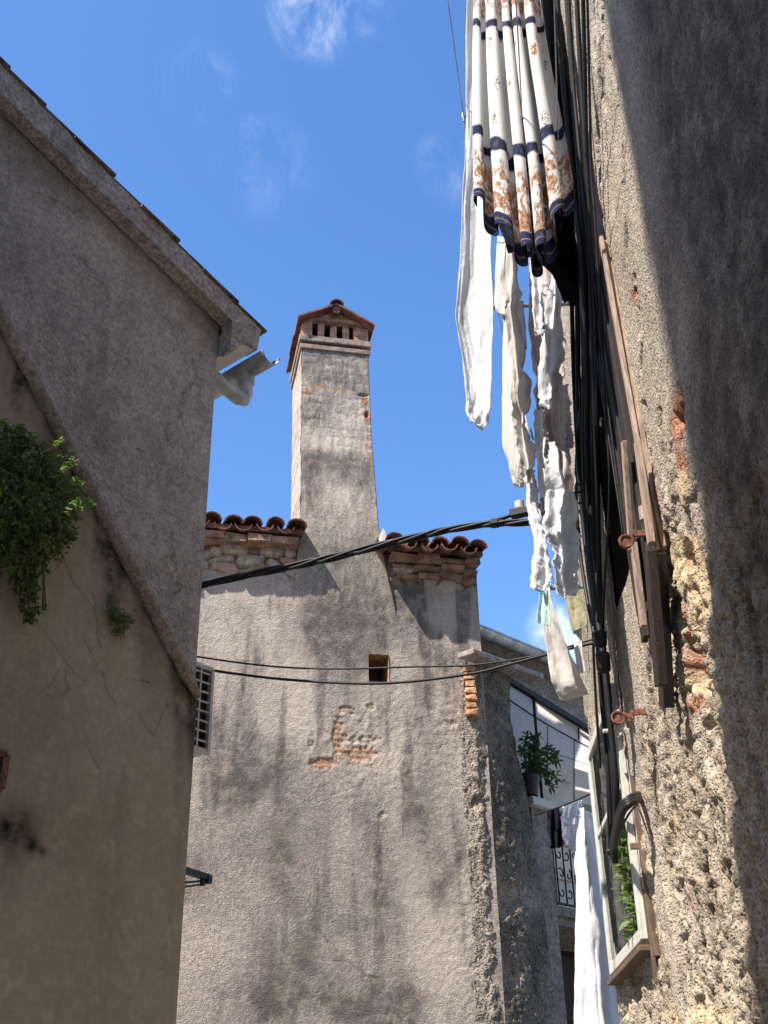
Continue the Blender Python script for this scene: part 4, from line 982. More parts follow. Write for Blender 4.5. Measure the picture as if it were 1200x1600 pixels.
for (cx, cy, k, o) in ((88, 694, 14, .68), (95, 712, 5, .68), (100, 730, 20, .68), (110, 722, 22, .68), (118, 752, 18, .68), (122, 758, 8, .68), (114, 786, 18, .68), (132, 782, 26, .68), (140, 788, 12, .68), (126, 792, 12, .68), (92, 690, 6, .68), (108, 800, 6, .68)):
    bm2 = MB()
    for _ in range(k):
        c = LEFT.hit(cx + rng.normal() * 3.6, cy + rng.normal() * 3.0, o + rng.normal() * .015)
        leaf(bm2, c, LEFT.n * .7 + LEFT.d * .5 + rv() * .9, UP + rv() * .6, rng.uniform(.020, .036), rng.uniform(.012, .018))
    e_ = LEFT.hit(cx, cy, o); st_ = LEFT.hit(cx - 26, cy + 12, o * .4); bm2.tube(spline(np.array([st_, (st_ + e_) / 2 + UP * .02, e_]), 8), .003, 5)
    bm2.build('young_shoot', M['fresh_leaf'], cr)
sb.build('stem', M['stem'], cr)
tf = empty('wall_plant', LEFT.hit(185, 985, .06)); tag(tf, 'small pale green tuft growing from cracks below the coping', 'plant')
mb = MB(); sb = MB()
for (cx, cy, rx, ry, n_) in ((172, 940, 5, 10, 40), (178, 960, 9, 14, 110), (190, 970, 12, 14, 140), (198, 968, 7, 8, 40), (186, 988, 8, 8, 60)):
    for _ in range(n_):
        c = LEFT.hit(cx + rx * rng.normal() * .55, cy + ry * rng.normal() * .55, .06 + abs(rng.normal()) * .05); leaf(mb, c, LEFT.n * .6 - UP * .2 + rv(), UP + rv() * .7, rng.uniform(.016, .03), rng.uniform(.010, .016))
    sb.tube(spline(np.array([LEFT.hit(183, 965, .03), LEFT.hit(cx, cy, .10)]), 5), .003, 5)
mb.build('foliage', M['fern'], tf); sb.build('stem', M['stem'], tf)

# ================================================================== RIGHT HOUSE (eroded wall in raking light)
D, N = RIGHT.d, RIGHT.n; BK = -N
YE = max(7.3, RIGHT.uv(RIGHT.hit(932, 1300, .05))[0] + .2)                                              # where its wall ends
rh = empty('house', RIGHT.pt(4, 0)); tag(rh, 'crumbling plaster and rubble house wall rising on the right, half in shade', 'house')
WIN = (RIGHT.uv(RIGHT.hit(1001, 1440, .05))[0], RIGHT.uv(RIGHT.hit(932, 1300, .05))[0], RIGHT.hit(950, 1518, .05)[2], RIGHT.hit(918, 1188, .05)[2])    # window opening along the wall and in height
SHW = (5.15, 6.05, 4.35, 6.2)                          # window behind the open shutter
y1 = np.arange(2.15, YE, .0125); y1[-1] = YE; z1_ = np.arange(1.2, 9.3, .0105)
y_ = np.concatenate([[-3.0], np.linspace(-2, 2.1, 10), y1]); z_ = np.concatenate([np.linspace(0, 1.15, 6), z1_, np.linspace(9.4, 10.5, 5)])
U, Z = np.meshgrid(y_, z_)
P0 = RIGHT.p + D * U[..., None]; P0[..., 2] = Z; px, py = project(P0)
bad = U < 2.0; px = np.where(bad, 2500, px); py = np.where(bad, 800, py)
ero = np.clip(sm(560, 1150, py + (px - 1030) * .55 + 90 * fbm(U * 1.5, Z * .9, 3, 3)) * sm(985, 1060, px + .0 * py + 25 * fbm(U * 2, Z * 2, 1, 3)), 0, 1)
ero = np.maximum(ero, sm(1080, 1230, py + 60 * fbm(U * 2, Z * 1.5, 5, 3)))
ero = ero * sm(2.4, 3.3, U) + .12 * (1 - sm(2.4, 3.3, U))
w1, w2, wv = worley(U * 48, Z * 48, 3); s1, s2, sv = worley(U * 5.2 + .15 * fbm(U * 4, Z * 4, 1, 2), Z * 6.0 + .2 * fbm(U * 5, Z * 5, 2, 2), 8); s3, s4, sv2 = worley(U * 17, Z * 7, 2)
edge = sm(.02, .30, s2 - s1)
rel = .022 * fbm(U * 1.1, Z * .7, 1, 3) + .009 * fbm(U * 5, Z * 2.2, 7, 3) + (1 - ero) * (.0055 * np.clip(.55 - w1, 0, 1) * 1.6 + .003 * fbm(U * 40, Z * 40, 3, 2))
strip = np.exp(-(seg_dist(px, py, [(990, 1150), (1018, 1280), (1045, 1420), (1062, 1520), (1080, 1620)]) / 13) ** 2)
ero = ero * (1 - .8 * strip)
rel = rel + .80 * ero * (.022 * (edge * (.25 + sv) - .8) + .016 * np.clip(.6 - s3, 0, 1) * (.3 + sv2) + .052 * fbm(U * 7, Z * 2.6, 4, 5, .6) - .018 * sm(.10, .45, fbm(U * 15, Z * 5, 14, 3)) + .016 * np.clip(.55 - w1, 0, 1) + .026 * np.abs(fbm(U * 26, Z * 11, 8, 4, .6)) + .012 * fbm(U * 48, Z * 30, 18, 3, .6))
deep = blobs(px, py, [(1086, 740, 9, 40, .4), (1072, 640, 12, 75, .75), (1058, 690, 7, 50, .5), (1075, 870, 16, 30, 1.1), (1062, 960, 12, 50, .8), (1088, 1010, 14, 60, 1.0), (1100, 1060, 16, 24, 1.1), (1058, 1075, 9, 24, .8), (1078, 1110, 12, 22, .9), (1110, 1130, 8, 18, .8),
     (1106, 1250, 10, 36, 1.1), (1112, 1385, 10, 16, 1.0), (1090, 1240, 8, 22, .7), (1060, 1385, 12, 10, .9), (1102, 1480, 8, 30, .8), (1120, 1500, 10, 14, .8), (1100, 1560, 6, 36, 1.0), (1030, 1510, 8, 16, .9), (1045, 1180, 8, 30, .5), (1075, 1180, 10, 14, .8), (1024, 700, 4, 45, .55), (1040, 790, 4, 30, .6), (1000, 460, 5, 16, .8), (985, 330, 3, 40, .35), (1085, 925, 12, 14, .7)])
deep = sm(.42, .72, deep * (.75 + .9 * fbm(U * 9, Z * 3, 2, 5, .6) + .5 * fbm(U * 20, Z * 9, 12, 3)))
lay = sm(.50, .44, ero + .28 * fbm(U * 3.2, Z * 2.2, 91, 5, .6)) * sm(2.6, 3.4, U)
rel = rel - .085 * deep + .022 * lay
crk = 0
wob = 5 * fbm(U * 7, Z * 3, 2, 3)
for poly, wd in (([(948, 0), (946, 140), (952, 170)], 2.5), ([(978, 230), (983, 300), (986, 380), (990, 450)], 2.5), ([(958, 90), (966, 130), (975, 180)], 2.5), ([(1000, 430), (1008, 520)], 3), ([(1015, 630), (1022, 700)], 3.5), ([(1040, 640), (1046, 760)], 3.5), ([(1012, 540), (1008, 600)], 2), ([(934, 0), (938, 200), (945, 340)], 1.8), ([(941, 0), (944, 200)], 1.4), ([(1045, 1180), (1050, 1340)], 2.5), ([(1030, 1270), (1055, 1420), (1068, 1500), (1078, 1600)], 2.5)):
    crk = np.maximum(crk, np.exp(-(seg_dist(px + wob, py, poly) / wd) ** 2))
crk = crk * (fbm(U * 11, Z * 3, 9, 3) > -.25)
rel = rel - .022 * crk
rel = rel * sm(YE, YE - .05, U)
near = sm(60, -25, U * 0 + (RIGHT.uv(RIGHT.hit(1072, 480))[0] - .16 - U) * -180 + 60 * fbm(Z * .9, Z * 0 + 2, 3, 3))                                  # dark plaster tone nearer than the lit strip, deepened in colour for its shade
wallP = P0 + N * rel[..., None]
orange = blobs(px, py, [(1068, 650, 14, 70, 1.0), (1076, 740, 12, 30, 1.1), (1032, 770, 7, 30, .8), (1000, 462, 5, 18, 1.1), (1068, 860, 24, 30, .9), (1075, 950, 18, 60, .5), (1085, 1030, 24, 60, .7), (1090, 1100, 22, 26, .7), (1028, 1510, 8, 26, .9), (1040, 800, 8, 30, .6)])
och = np.clip(ero * (.08 + .4 * sm(.1, .5, fbm(U * 4, Z * 3, 31, 4))) + sm(.25, .6, blobs(px, py, [(1070, 870, 26, 40, 1), (1075, 760, 14, 30, .9), (1100, 1065, 26, 22, 1), (1095, 950, 18, 60, .7), (1000, 1240, 16, 40, .5), (1050, 1290, 16, 40, .5), (1120, 1590, 40, 20, .8), (1050, 1590, 20, 30, .6)])), 0, 1)
red = np.clip(sm(.45, .8, orange + .3 * fbm(U * 8, Z * 6, 3, 3)) + ero * sm(.42, .55, fbm(U * 7, Z * 6, 41, 4)) * .5, 0, 1)
st = np.clip(ero * .75 * sm(.02, -.42, fbm(U * 7, Z * 2.6, 4, 5, .6)) + ero * .35 * sm(.1, .5, fbm(U * 12, Z * 2.2, 44, 4)) + ero * (1 - edge) * .2 + deep * .35 + crk * .5 + blobs(px, py, [(1062, 640, 8, 60, .5), (1050, 480, 14, 130, .3), (985, 100, 10, 80, .2), (930, 900, 20, 160, .4)]) + sm(.1, .5, fbm(U * 5.5, Z * .55, 2, 4)) * near * .14 + near * .76, 0, 1)  # stains, plus darkening painted into crevices, holes and the near shaded part
pal = np.clip(strip * .25 + sm(.15, .5, fbm(U * 3, Z * 1.2, 6, 4)) * (1 - ero) * .3 * (1 - near) + blobs(px, py, [(945, 40, 16, 90, .5), (1080, 980, 10, 60, .4)]), 0, .7)
yc = (y_[:-1] + y_[1:]) / 2; zc = (z_[:-1] + z_[1:]) / 2
keep = np.ones((len(zc), len(yc)), bool)
for h in (WIN, SHW): keep &= ~((yc[None] > h[0]) & (yc[None] < h[1]) & (zc[:, None] > h[2]) & (zc[:, None] < h[3]))
grid_obj('wall', wallP, M['right'], rh, attrs={'stain_shade': st, 'brick': red, 'pale': pal, 'ochre': och}, keep=keep)
mb = MB(); a, b = RIGHT.pt(YE, 0), RIGHT.pt(-3, 0)
mb.quad(a, a + BK * 4, a + BK * 4 + UP * 10.5, a + UP * 10.5); mb.quad(b, b + BK * 4, b + BK * 4 + UP * 10.5, b + UP * 10.5); mb.quad(a + BK * 4, b + BK * 4, b + BK * 4 + UP * 10.5, a + BK * 4 + UP * 10.5)
mb.build('side_wall', M['right'], rh)
mb = MB(); a, b = RIGHT.pt(YE + .15, 10.5, .25), RIGHT.pt(-3.2, 10.5, .25); rb = BK * 2.3 + UP * .7
mb.prism([a, b, b + rb, a + rb], UP * .09); mb.prism([a + rb, b + rb, b + BK * 4.6, a + BK * 4.6], UP * .09); mb.build('roof', M['tile_dark'], rh)
def recess(h, depth, nm, parent, mat):
    mb = MB(); q = [RIGHT.pt(x, zq, .0) for x, zq in ((h[0], h[2]), (h[1], h[2]), (h[1], h[3]), (h[0], h[3]))]
    for k in range(4): mb.quad(q[k], q[(k + 1) % 4], q[(k + 1) % 4] + BK * depth, q[k] + BK * depth)
    mb.quad(*[p + BK * depth for p in q]); return mb.build(nm, mat, parent)
recess(SHW, .5, 'window_recess', rh, M['interior']); recess(WIN, .8, 'window_recess', rh, M['ac'])  # dark fill shades the upper recess; pale colour brightens the lower one
# window with its white casements standing proud of the wall
FO = .022
wf = MB()
def wbar(mb, ya, za, yb, zb, w, o0, o1):
    """bar in the window plane between two (along, height) points, width w, from offset o0 to o1"""
    mb.bar(RIGHT.pt(ya, za, (o0 + o1) / 2), RIGHT.pt(yb, zb, (o0 + o1) / 2), o1 - o0, w, N)
ya, yb, za, zb = WIN
for p_ in ((ya - .03, za - .06, ya - .03, zb + .06), (yb + .03, za - .06, yb + .03, zb + .06), (ya, zb + .03, yb, zb + .03), (ya, za - .03, yb, za - .03)): wbar(wf, *p_, .05, -.06, FO)
win = wf.build('window_frame', M['white_wood'], rh, bevel=.004)
cs = MB(); o0, o1 = FO + .003, FO + .040
ysa, ysb = ya - .02, yb + .02
for yy in (ysa + .03, ysb - .03): wbar(cs, yy, za - .04, yy, zb + .04, .062, o0, o1)
for zq in (za - .01, zb + .01): wbar(cs, ysa + .062, zq, ysb - .062, zq, .062, o0, o1 - .003)
zm = RIGHT.hit(929, 1290, .1)[2]; wbar(cs, ysa + .062, zm, ysb - .062, zm, .035, o0 + .01, o1 - .008)
cas = cs.build('casement', M['white_wood'], win, bevel=.004)
gl = MB(); gl.quad(*[RIGHT.pt(x, zq, o0 + .02) for x, zq in ((ysa + .05, za), (ysb - .05, za), (ysb - .05, zb), (ysa + .05, zb))]); gl.build('pane', M['glass'], win)
nc = MB(); uu_ = np.linspace(ya + .42, yb - .03, 60); zz_ = np.linspace(za + .03, zb - .03, 8); nc.grid(np.array([[RIGHT.pt(q, w_, -.03 + .012 * math.sin(q * 60) + .006 * math.sin(q * 23 + w_)) for q in uu_] for w_ in zz_])); nc.build('reflection_sheet', M['white_thin'], win, smooth=True)  # pale sheet added behind the pane for the grey reflection in the glass
st_ = MB(); wbar(st_, ya - .12, za - .14, ya - .12, zb + .05, .04, -.02, .03); wbar(st_, ya - .07, za - .26, ya - .07, za + .2, .025, .0, .03)
st_.bar(RIGHT.pt(ya - .09, za + .42, .02), RIGHT.pt(ya - .09, za + .42, .07), .03, .03); st_.build('hinge_post', M['brown_wood'], rh)
si = MB(); si.box(RIGHT.pt((ya + yb) / 2 - .0, za - .085, .025), D * (yb - ya + .06) / 2, N * .055, UP * .016); si.build('window_sill', M['brown_wood'], rh, bevel=.005)
# pot plant inside the window
wp = empty('window_plant', RIGHT.pt(ya + .3, za, -.12)); tag(wp, 'bright green plant behind the white window glass', 'plant')
mb = MB(); sb = MB(); c0 = RIGHT.pt(ya + .28, za + .02, -.02)
for _ in range(360):
    c = RIGHT.pt(ya + .12 + .34 * rng.uniform(), za + .05 + .62 * rng.uniform(), .0 + .03 * rng.normal()); leaf(mb, c, N * .8 + rv(), UP + rv(), rng.uniform(.05, .09), rng.uniform(.025, .04))
for k in range(7): e_ = RIGHT.pt(ya + .14 + .3 * rng.uniform(), za + .6 * rng.uniform() + .05, .0); sb.tube(spline(np.array([c0, (c0 + e_) / 2 + UP * .05, e_]), 8), .005, 5)
mb.build('foliage', M['fresh_leaf'], wp); sb.build('stem', M['stem'], wp)
mb = MB(); a = np.linspace(0, 2 * np.pi, 25); pc = RIGHT.pt(ya + .3, za + .0, -.14)
mb.grid(np.array([[pc + np.array([r * math.cos(q), r * math.sin(q), h + .004]) for q in a] for h, r in ((0, .07), (.02, .075), (.14, .10), (.16, .105), (.155, .09), (.1, .085))])); mb.build('pot', M['brick'], wp, smooth=True)

# open shutter of the upper window, seen almost edge on
sh = MB(); shd = MB()
def R(px, py, o): return RIGHT.hit(px, py, o)
def vert(mb, px0, py0, py1, o, w, dep, lean=0.0):
    a = R(px0, py0, o); b = a.copy(); q = R(px0 + lean, py1, o); b[2] = q[2]; b[:2] = b[:2] * .0 + (a[:2] if lean == 0 else q[:2]); mb.bar(a, b, w, dep, N)
vert(sh, 939, 372, 862, .062, .022, .040, 88); vert(sh, 946, 380, 858, .034, .026, .05, 90)
op = sh.build('shutter', M['wood'], rh, bevel=.004)
lf = MB()
for k in range(7):
    a = R(944 + k * .5, 420, .06); b = R(1024, 862, .06)
    ya_, yb_ = RIGHT.uv(a)[0] + .05 + .085 * k, RIGHT.uv(b)[0] + .05 + .085 * k
    lf.bar(RIGHT.pt(ya_, a[2] + .1, .05 + .012 * (k % 2)), RIGHT.pt(yb_, b[2] - .05 - .09 * (k % 3), .05 + .012 * (k % 2)), .03, .078, N)
lf.build('shutter_leaf', M['wood_dark'], op, bevel=.003)
lo = MB(); vert(lo, 1016, 862, 1072, .11, .045, .10, 18); vert(lo, 1030, 864, 1104, .055, .05, .11, 12)
lo.build('lower_board', M['wood_dark'], op, bevel=.004)
lo = MB(); vert(lo, 990, 850, 980, .10, .03, .05, 16); vert(lo, 975, 690, 860, .11, .025, .05, 12); vert(lo, 996, 690, 850, .09, .03, .05, 22); lo.build('slat', M['wood'], op, bevel=.003)
kn = MB(); a = R(1003, 792, .10); kn.tube([a, a - UP * .07], .018, 8); kn.build('wooden_knob', M['wood'], op)
def holdback(wx, wy, tx, ty, dx, dy, label):
    a = R(wx, wy, .0); b = R(tx, ty, .0); o_ = .17
    ys = RIGHT.uv(a)[0]; a = RIGHT.pt(ys, a[2], -.02); ts = np.linspace(0, .5, 400); X = np.array([project(RIGHT.pt(ys, a[2], t_))[0] for t_ in ts]); t_ = ts[np.argmin(abs(X - tx))]
    b = RIGHT.pt(ys, a[2], t_); t2 = ts[np.argmin(abs(X - dx))]; zz_ = RIGHT.hit(dx, dy, t2)
    e = empty('shutter_holdback', a); tag(e, label, 'shutter holdback')
    mb = MB(); mb.bar(a, b, .012, .032, UP * .0 + D); mb.bar(b, b + N * .012 - UP * .05, .02, .02, D)
    mb.build('arm', M['rust'], e, bevel=.002)
    c = RIGHT.pt(ys, zz_[2], t2)
    mb = MB(); vd = (CAM - c) / np.linalg.norm(CAM - c)
    mb.tube([c - D * .012, c + D * .012], .030, 18); mb.tube(np.array([c - D * .014 + N * .031 * math.cos(q) + UP * .031 * math.sin(q) for q in np.linspace(0, 2 * math.pi, 25)]), .006, 6, False)
    mb.tube([c + N * .02 + UP * .01, (c + b) / 2 + UP * .005, b - UP * .03], .014, 8)
    mb.build('disc', M['rust'], e)
holdback(1031, 832, 986, 838, 976, 854, 'rusty iron holdback with round disc crossing the shutter boards')
holdback(1017, 1112, 985, 1122, 964, 1126, 'rusty iron holdback with round disc on bare wall above the window')
# short rod above the window
a = R(985, 1141, .0); ys = RIGHT.uv(a)[0]; rd = empty('wall_rod', RIGHT.pt(ys, a[2])); tag(rd, 'pale metal rod sticking out above the white window', 'rod')
mb = MB(); ts = np.linspace(0, .6, 300); X = np.array([project(RIGHT.pt(ys, a[2], t_))[0] for t_ in ts]); t_ = ts[np.argmin(abs(X - 942))]
mb.tube([RIGHT.pt(ys, a[2], -.03), RIGHT.pt(ys, a[2], t_)], .012, 8); mb.build('rod', M['white_wood'], rd)
mb = MB(); mb.tube([RIGHT.pt(ys, a[2], .002), RIGHT.pt(ys, a[2], .012)], .028, 12); mb.build('wall_plate', M['rust'], rd)

#---------------------------------------------------------------- unseen house added behind the camera, edge bent to shape the near wall's shade
_q = RIGHT.hit(1072, 480)
nb_c = np.array([_q[0], _q[1], 0]) - np.array([math.sin(math.radians(SUN_AZ)), math.cos(math.radians(SUN_AZ)), 0]) * 6.4
nb = empty('house', (nb_c[0] - 1, nb_c[1] - 3, 0)); tag(nb, 'unseen tall house added behind the viewer, outline shaped to cast the wall shade', 'house')
e1, e2 = dirv(136), dirv(226)
mb = MB(); H = 16.5
mb.prism([nb_c + e1 * a_ + UP * b_ for a_, b_ in ((-.6, 0), (-.6, 11.2), (-.52, 11.73), (-.40, 12.3), (-.27, 12.8), (-.10, 13.2), (-.05, 13.7), (-.05, 14.2), (-.14, 14.9), (-.26, 15.9), (-.3, H), (4.5, H), (4.5, 0))], e2 * 6); mb.build('wall', M['left_up'], nb)
mb = MB(); g0 = nb_c + e1 * 2.25 - e2 * .15
mb.prism([nb_c - e1 * .3 - e2 * .0 + UP * (H + .02), nb_c + e1 * 4.7 + UP * (H + .02), nb_c + e1 * 2.25 + UP * (H + .9)], e2 * 6.2); mb.build('roof', M['tile_dark'], nb)
for k in range(3):
    for j in range(2):
        c = nb_c + e1 * (1.2 + 2.0 * j) + UP * (3.0 + 4 * k); o_ = -e2
        fm = MB()
        for s_ in (-1, 1): fm.bar(c + e1 * .45 * s_ + o_ * .02, c + e1 * .45 * s_ + UP * 1.4 + o_ * .02, .08, .07); fm.bar(c + UP * (.7 + .7 * s_) - e1 * .49 + o_ * .022, c + UP * (.7 + .7 * s_) + e1 * .49 + o_ * .022, .07, .08)
        fw_ = fm.build('window', M['white_wood'], nb); gm = MB(); gm.quad(*[c + e1 * .41 * a_ + UP * (.7 + .66 * b_) + o_ * .015 for a_, b_ in ((-1, -1), (1, -1), (1, 1), (-1, 1))]); gm.build('pane', M['ac_dark'], fw_)
# ================================================================== CABLES
def R3(px, py, o): return RIGHT.hit(px, py, o)
def cable_thing(name, label, cat, runs, mat=None, group=None):
    """runs: list of (points, radius); one thing, one mesh per run when it has several"""
    mat = mat or M['black']
    if len(runs) == 1:
        mb = MB(); pts, r = runs[0]; mb.tube(spline(np.array(pts), 70), r, 8); o = mb.build(name, mat, smooth=True); tag(o, label, cat, group); return o
    allp = np.concatenate([np.array(p) for p, r in runs]); e = empty(name, allp[np.argmin(allp[:, 2])]); tag(e, label, cat, group)
    for pts, r in runs:
        mb = MB(); mb.tube(spline(np.array(pts), 90), r, 8); mb.build('cable', mat, e, smooth=True)
    return e
# twisted bundle across the lane
Lh = LEFT.p + dirv(-50) * .25
main = [(300, 918), (330, 911), (400, 896), (470, 882), (520, 871), (600, 851), (660, 837), (700, 828), (760, 819), (800, 817), (845, 818), (905, 832)]
def mainpt(x, y):
    k = (x - 300) / 605.; return atY(x, y, 7.15 - .95 * k)
base = spline(np.array([mainpt(*q) for q in main]), 160)
tw_e = empty('overhead_cable', base[0]); tag(tw_e, 'thick twisted black cable slung across the lane from house to house', 'cable')
tg = np.gradient(base, axis=0); tg /= np.linalg.norm(tg, axis=1)[:, None]; sd_ = np.cross(tg, UP); sd_ /= np.linalg.norm(sd_, axis=1)[:, None]; up_ = np.cross(sd_, tg)
for k in range(4):
    ph = np.linspace(0, 2 * np.pi * 3.2, 160) + k * np.pi / 2; rad = np.interp(np.linspace(0, 1, 160), [0, .35, .7, 1], [.014, .019, .014, .015])
    mb = MB(); mb.tube(base + sd_ * (rad * np.cos(ph))[:, None] + up_ * (rad * np.sin(ph))[:, None], .0105, 8); mb.build('strand', M['black'], tw_e, smooth=True)
mb = MB(); i = 118; mb.tube([base[i], base[i + 4]], .030, 10); mb.build('clamp', M['black'], tw_e)
mb = MB()
i = 146; mb.tube([base[i], base[i + 8]], .04, 10); mb.build('clamp', M['black'], tw_e)
# junction block on top of the cable's end
jb = empty('cable_junction', mainpt(830, 806)); tag(jb, 'black junction block with pale insulator at the cable end', 'junction')
mb = MB(); a, b = mainpt(798, 804), mainpt(852, 792); mb.bar(a, b, .06, .055); b2 = mainpt(846, 806); mb.box(b2, dirv(90) * .03, dirv(0) * .03, UP * .075); mb.bar(b, mainpt(905, 800), .03, .03); mb.build('block', M['black'], jb, bevel=.006)
mb = MB(); a = mainpt(812, 795); mb.tube([a, a + UP * .05], .03, 12); mb.bar(mainpt(800, 802), mainpt(822, 797), .05, .02); mb.build('insulator', M['ac'], jb, smooth=False)
mb = MB(); mb.tube(spline(np.array([mainpt(768, 814), mainpt(790, 808), mainpt(802, 803)]), 12), .013, 8); mb.build('lead', M['black'], jb, smooth=True)
# two thin wires across
def thinpt(x, y): k = (x - 290) / 645.; return atY(x, y, 7.2 - .85 * k)
for pts, lab in (([(290, 1023), (370, 1035), (450, 1043), (540, 1045), (640, 1042), (740, 1039), (830, 1026), (890, 1010), (935, 996)], 'upper of two thin black wires passing over the small vent'),
                 ([(290, 1041), (370, 1053), (450, 1062), (560, 1068), (640, 1065), (740, 1052), (800, 1037), (880, 1016), (935, 1003)], 'lower and thicker of two black wires below the small vent')):
    cable_thing('overhead_wire', lab, 'wire', [([thinpt(*q) for q in pts], .009 if 'lower' in lab else .0062)])
# bundle running down the wall
runs = []
bundle = [[(898, -60), (905, 100), (914, 250), (922, 360), (926, 500), (928, 620), (928, 760), (932, 900), (938, 1000), (945, 1100), (952, 1220), (956, 1335)],
          [(908, -60), (914, 100), (919, 250), (926, 380), (931, 520), (932, 700), (934, 850), (940, 960), (947, 1060), (954, 1150), (960, 1250), (960, 1335)],
          [(870, -60), (880, 120), (897, 300), (908, 420), (915, 560), (918, 700), (924, 850), (934, 950), (944, 1040), (953, 1140), (962, 1250), (958, 1338)],
          [(880, -60), (890, 100), (903, 260), (914, 400), (921, 560), (924, 720), (930, 880), (938, 980), (950, 1080), (958, 1170), (966, 1260), (962, 1336)],
          [(916, -60), (922, 120), (926, 260), (931, 350), (937, 480), (944, 640), (952, 760), (946, 900), (944, 1000), (949, 1120)],
          [(888, -60), (895, 110), (905, 250), (917, 380), (926, 540), (931, 660), (936, 800), (936, 920), (936, 1060), (948, 1200), (955, 1290)],
          [(904, 590), (908, 700), (916, 820), (926, 930), (930, 1040), (934, 1140), (936, 1200)],
          [(921, 380), (935, 560), (955, 700), (968, 800), (972, 850)], [(926, 400), (945, 600), (964, 760)],
          [(900, 380), (902, 520), (906, 700), (914, 820), (926, 930), (936, 1000)], [(894, 420), (899, 600), (908, 780), (920, 900), (930, 980)], [(908, 400), (911, 560), (912, 720), (920, 860), (933, 960), (938, 1020)], [(905, 640), (901, 740), (906, 840), (918, 930), (928, 990)], [(915, 500), (919, 700), (926, 840), (936, 940)]]  # this last row is extra, filling in the dark shaded mass by the laundry
for k, pl in enumerate(bundle):
    o = .09 + .012 * (k % 3)
    runs.append(([R3(x + 2.0 * math.sin(k * 2.3 + j), y, o) for j, (x, y) in enumerate(pl)], [.016, .013, .018, .015, .008, .012, .009, .005, .004, .017, .015, .019, .012, .017][k]))
cb = cable_thing('cable_bundle', 'bundle of black cables running down the crumbling wall past the laundry', 'cables', runs)
for (x0, y0, x1, y1) in ((937, 985, 938, 1012), (941, 1018, 944, 1052)):
    mb = MB(); a, b = R3(x0, y0, .135), R3(x1, y1, .135); mb.tube(spline(np.array([a, a + (b - a) * .12, a + (b - a) * .5, a + (b - a) * .88, b]), 15), [.014, .022, .034, .040, .040, .040, .040, .040, .040, .040, .040, .034, .026, .020, .014], 12); mb.build('splice_sleeve', M['black'], cb, smooth=True)
mb = MB()
for (x, y, L) in ((948, 752, .16), (946, 765, .2), (948, 782, .2), (932, 357, .12)):
    mb = MB(); a = R3(x, y, -.02); ys = RIGHT.uv(a)[0]; mb.tube([RIGHT.pt(ys, a[2], -.02), RIGHT.pt(ys, a[2] - .015, L)], .008, 6); mb.build('cable_hook', M['dark_iron'], cb)
lp = [([R3(x + 1.5 * k, y + 4 * k, o) for x, y, o in ((958, 1338, .13), (957, 1320, .14), (962, 1290, .16), (970, 1262, .17), (982, 1248, .14), (994, 1242, .07), (1003, 1241, -.03))], .017) for k in range(3)]
lp.append(([R3(x, y, o) for x, y, o in ((962, 1330, .13), (968, 1305, .15), (978, 1280, .15), (990, 1262, .10), (1000, 1254, -.03))], .006))
cable_thing('cable_loop', 'short loop of thick black cables entering the wall beside the window', 'cables', lp)

# ================================================================== WASHING LINES AND THEIR BRACKETS
def strut(px0, py0, px1, py1, label):
    a = R3(px1, py1, .0); ys = RIGHT.uv(a)[0]; zq = a[2]; ts = np.linspace(0, 1.5, 900); X = np.array([project(RIGHT.pt(ys, zq, t_))[0] for t_ in ts]); t_ = ts[np.argmin(abs(X - px0))]
    e = empty('washing_line_bracket', RIGHT.pt(ys, zq)); tag(e, label, 'bracket'); tip = RIGHT.pt(ys, zq, t_)
    mb = MB(); mb.tube([RIGHT.pt(ys, zq, -.05), tip], .014, 10); mb.build('bar', M['steel'], e)
    mb = MB()
    for q in (.12, .45, .8):
        mb = MB(); c = RIGHT.pt(ys, zq, t_ * (1 - q) + .015); mb.tube(np.array([c + D * .02 * math.cos(s_) + UP * (.02 * math.sin(s_) + .014) for s_ in np.linspace(0, 6.3, 14)]), .005, 5, False); mb.build('ring', M['steel'], e)
    mb = MB(); mb.tube([tip - N * .012, tip + N * .004], .019, 10); mb.build('end_cap', M['steel'], e)
    return ys, zq, t_
y1_, zb1_, t1_ = strut(771, 488, 905, 474, 'upper blue grey bar holding the washing lines beside the ruffled sheet')
y2_, zb2_, t2_ = strut(856, 922, 920, 917, 'lower blue grey bar holding the washing lines under the ruffled cloths')
tip1 = RIGHT.pt(y1_, zb1_ + .03, t1_ - .03); tip2 = RIGHT.pt(y2_, zb2_ + .03, t2_ - .02)
ln = lambda a, b, sag: [a + (b - a) * t_ - UP * sag * 4 * t_ * (1 - t_) for t_ in np.linspace(0, 1, 9)]
n1 = atY(690, -70, 4.6); kn_ = atY(725, 185, 5.3)
cable_thing('washing_line', 'outermost pale cord coming down past the white sheet to the bar', 'washing line', [([n1, (n1 + kn_) / 2, kn_, atY(746, 320, 5.75), tip1], .0042)], M['rope'])
mb = MB(); mb.tube([kn_ + UP * .05, kn_ + UP * .01, kn_ - UP * .03], [.012, .016, .008], 8); o = mb.build('line_pulley', M['steel']); tag(o, 'tiny steel pulley knotted on the outermost cord', 'pulley')
for k, q in enumerate((.45, .8)):
    a = RIGHT.pt(y1_, zb1_ + .03, t1_ * (1 - q)); b = RIGHT.pt(3.4, zb1_ + .45, t1_ * (1 - q) + .25)
    cable_thing('washing_line', ('middle cord of the upper washing lines carrying the printed curtain', 'innermost cord of the upper washing lines, close to the wall')[k], 'washing line', [(ln(b, a, .05), .004)], M['rope'])
a = RIGHT.pt(y2_, zb2_ + .03, t2_ * .85); cable_thing('washing_line', 'cord between the two bars carrying the ruffled white cloths', 'washing line', [([tip1 + D * .05, (tip1 + a) / 2, a], .004)], M['rope'])

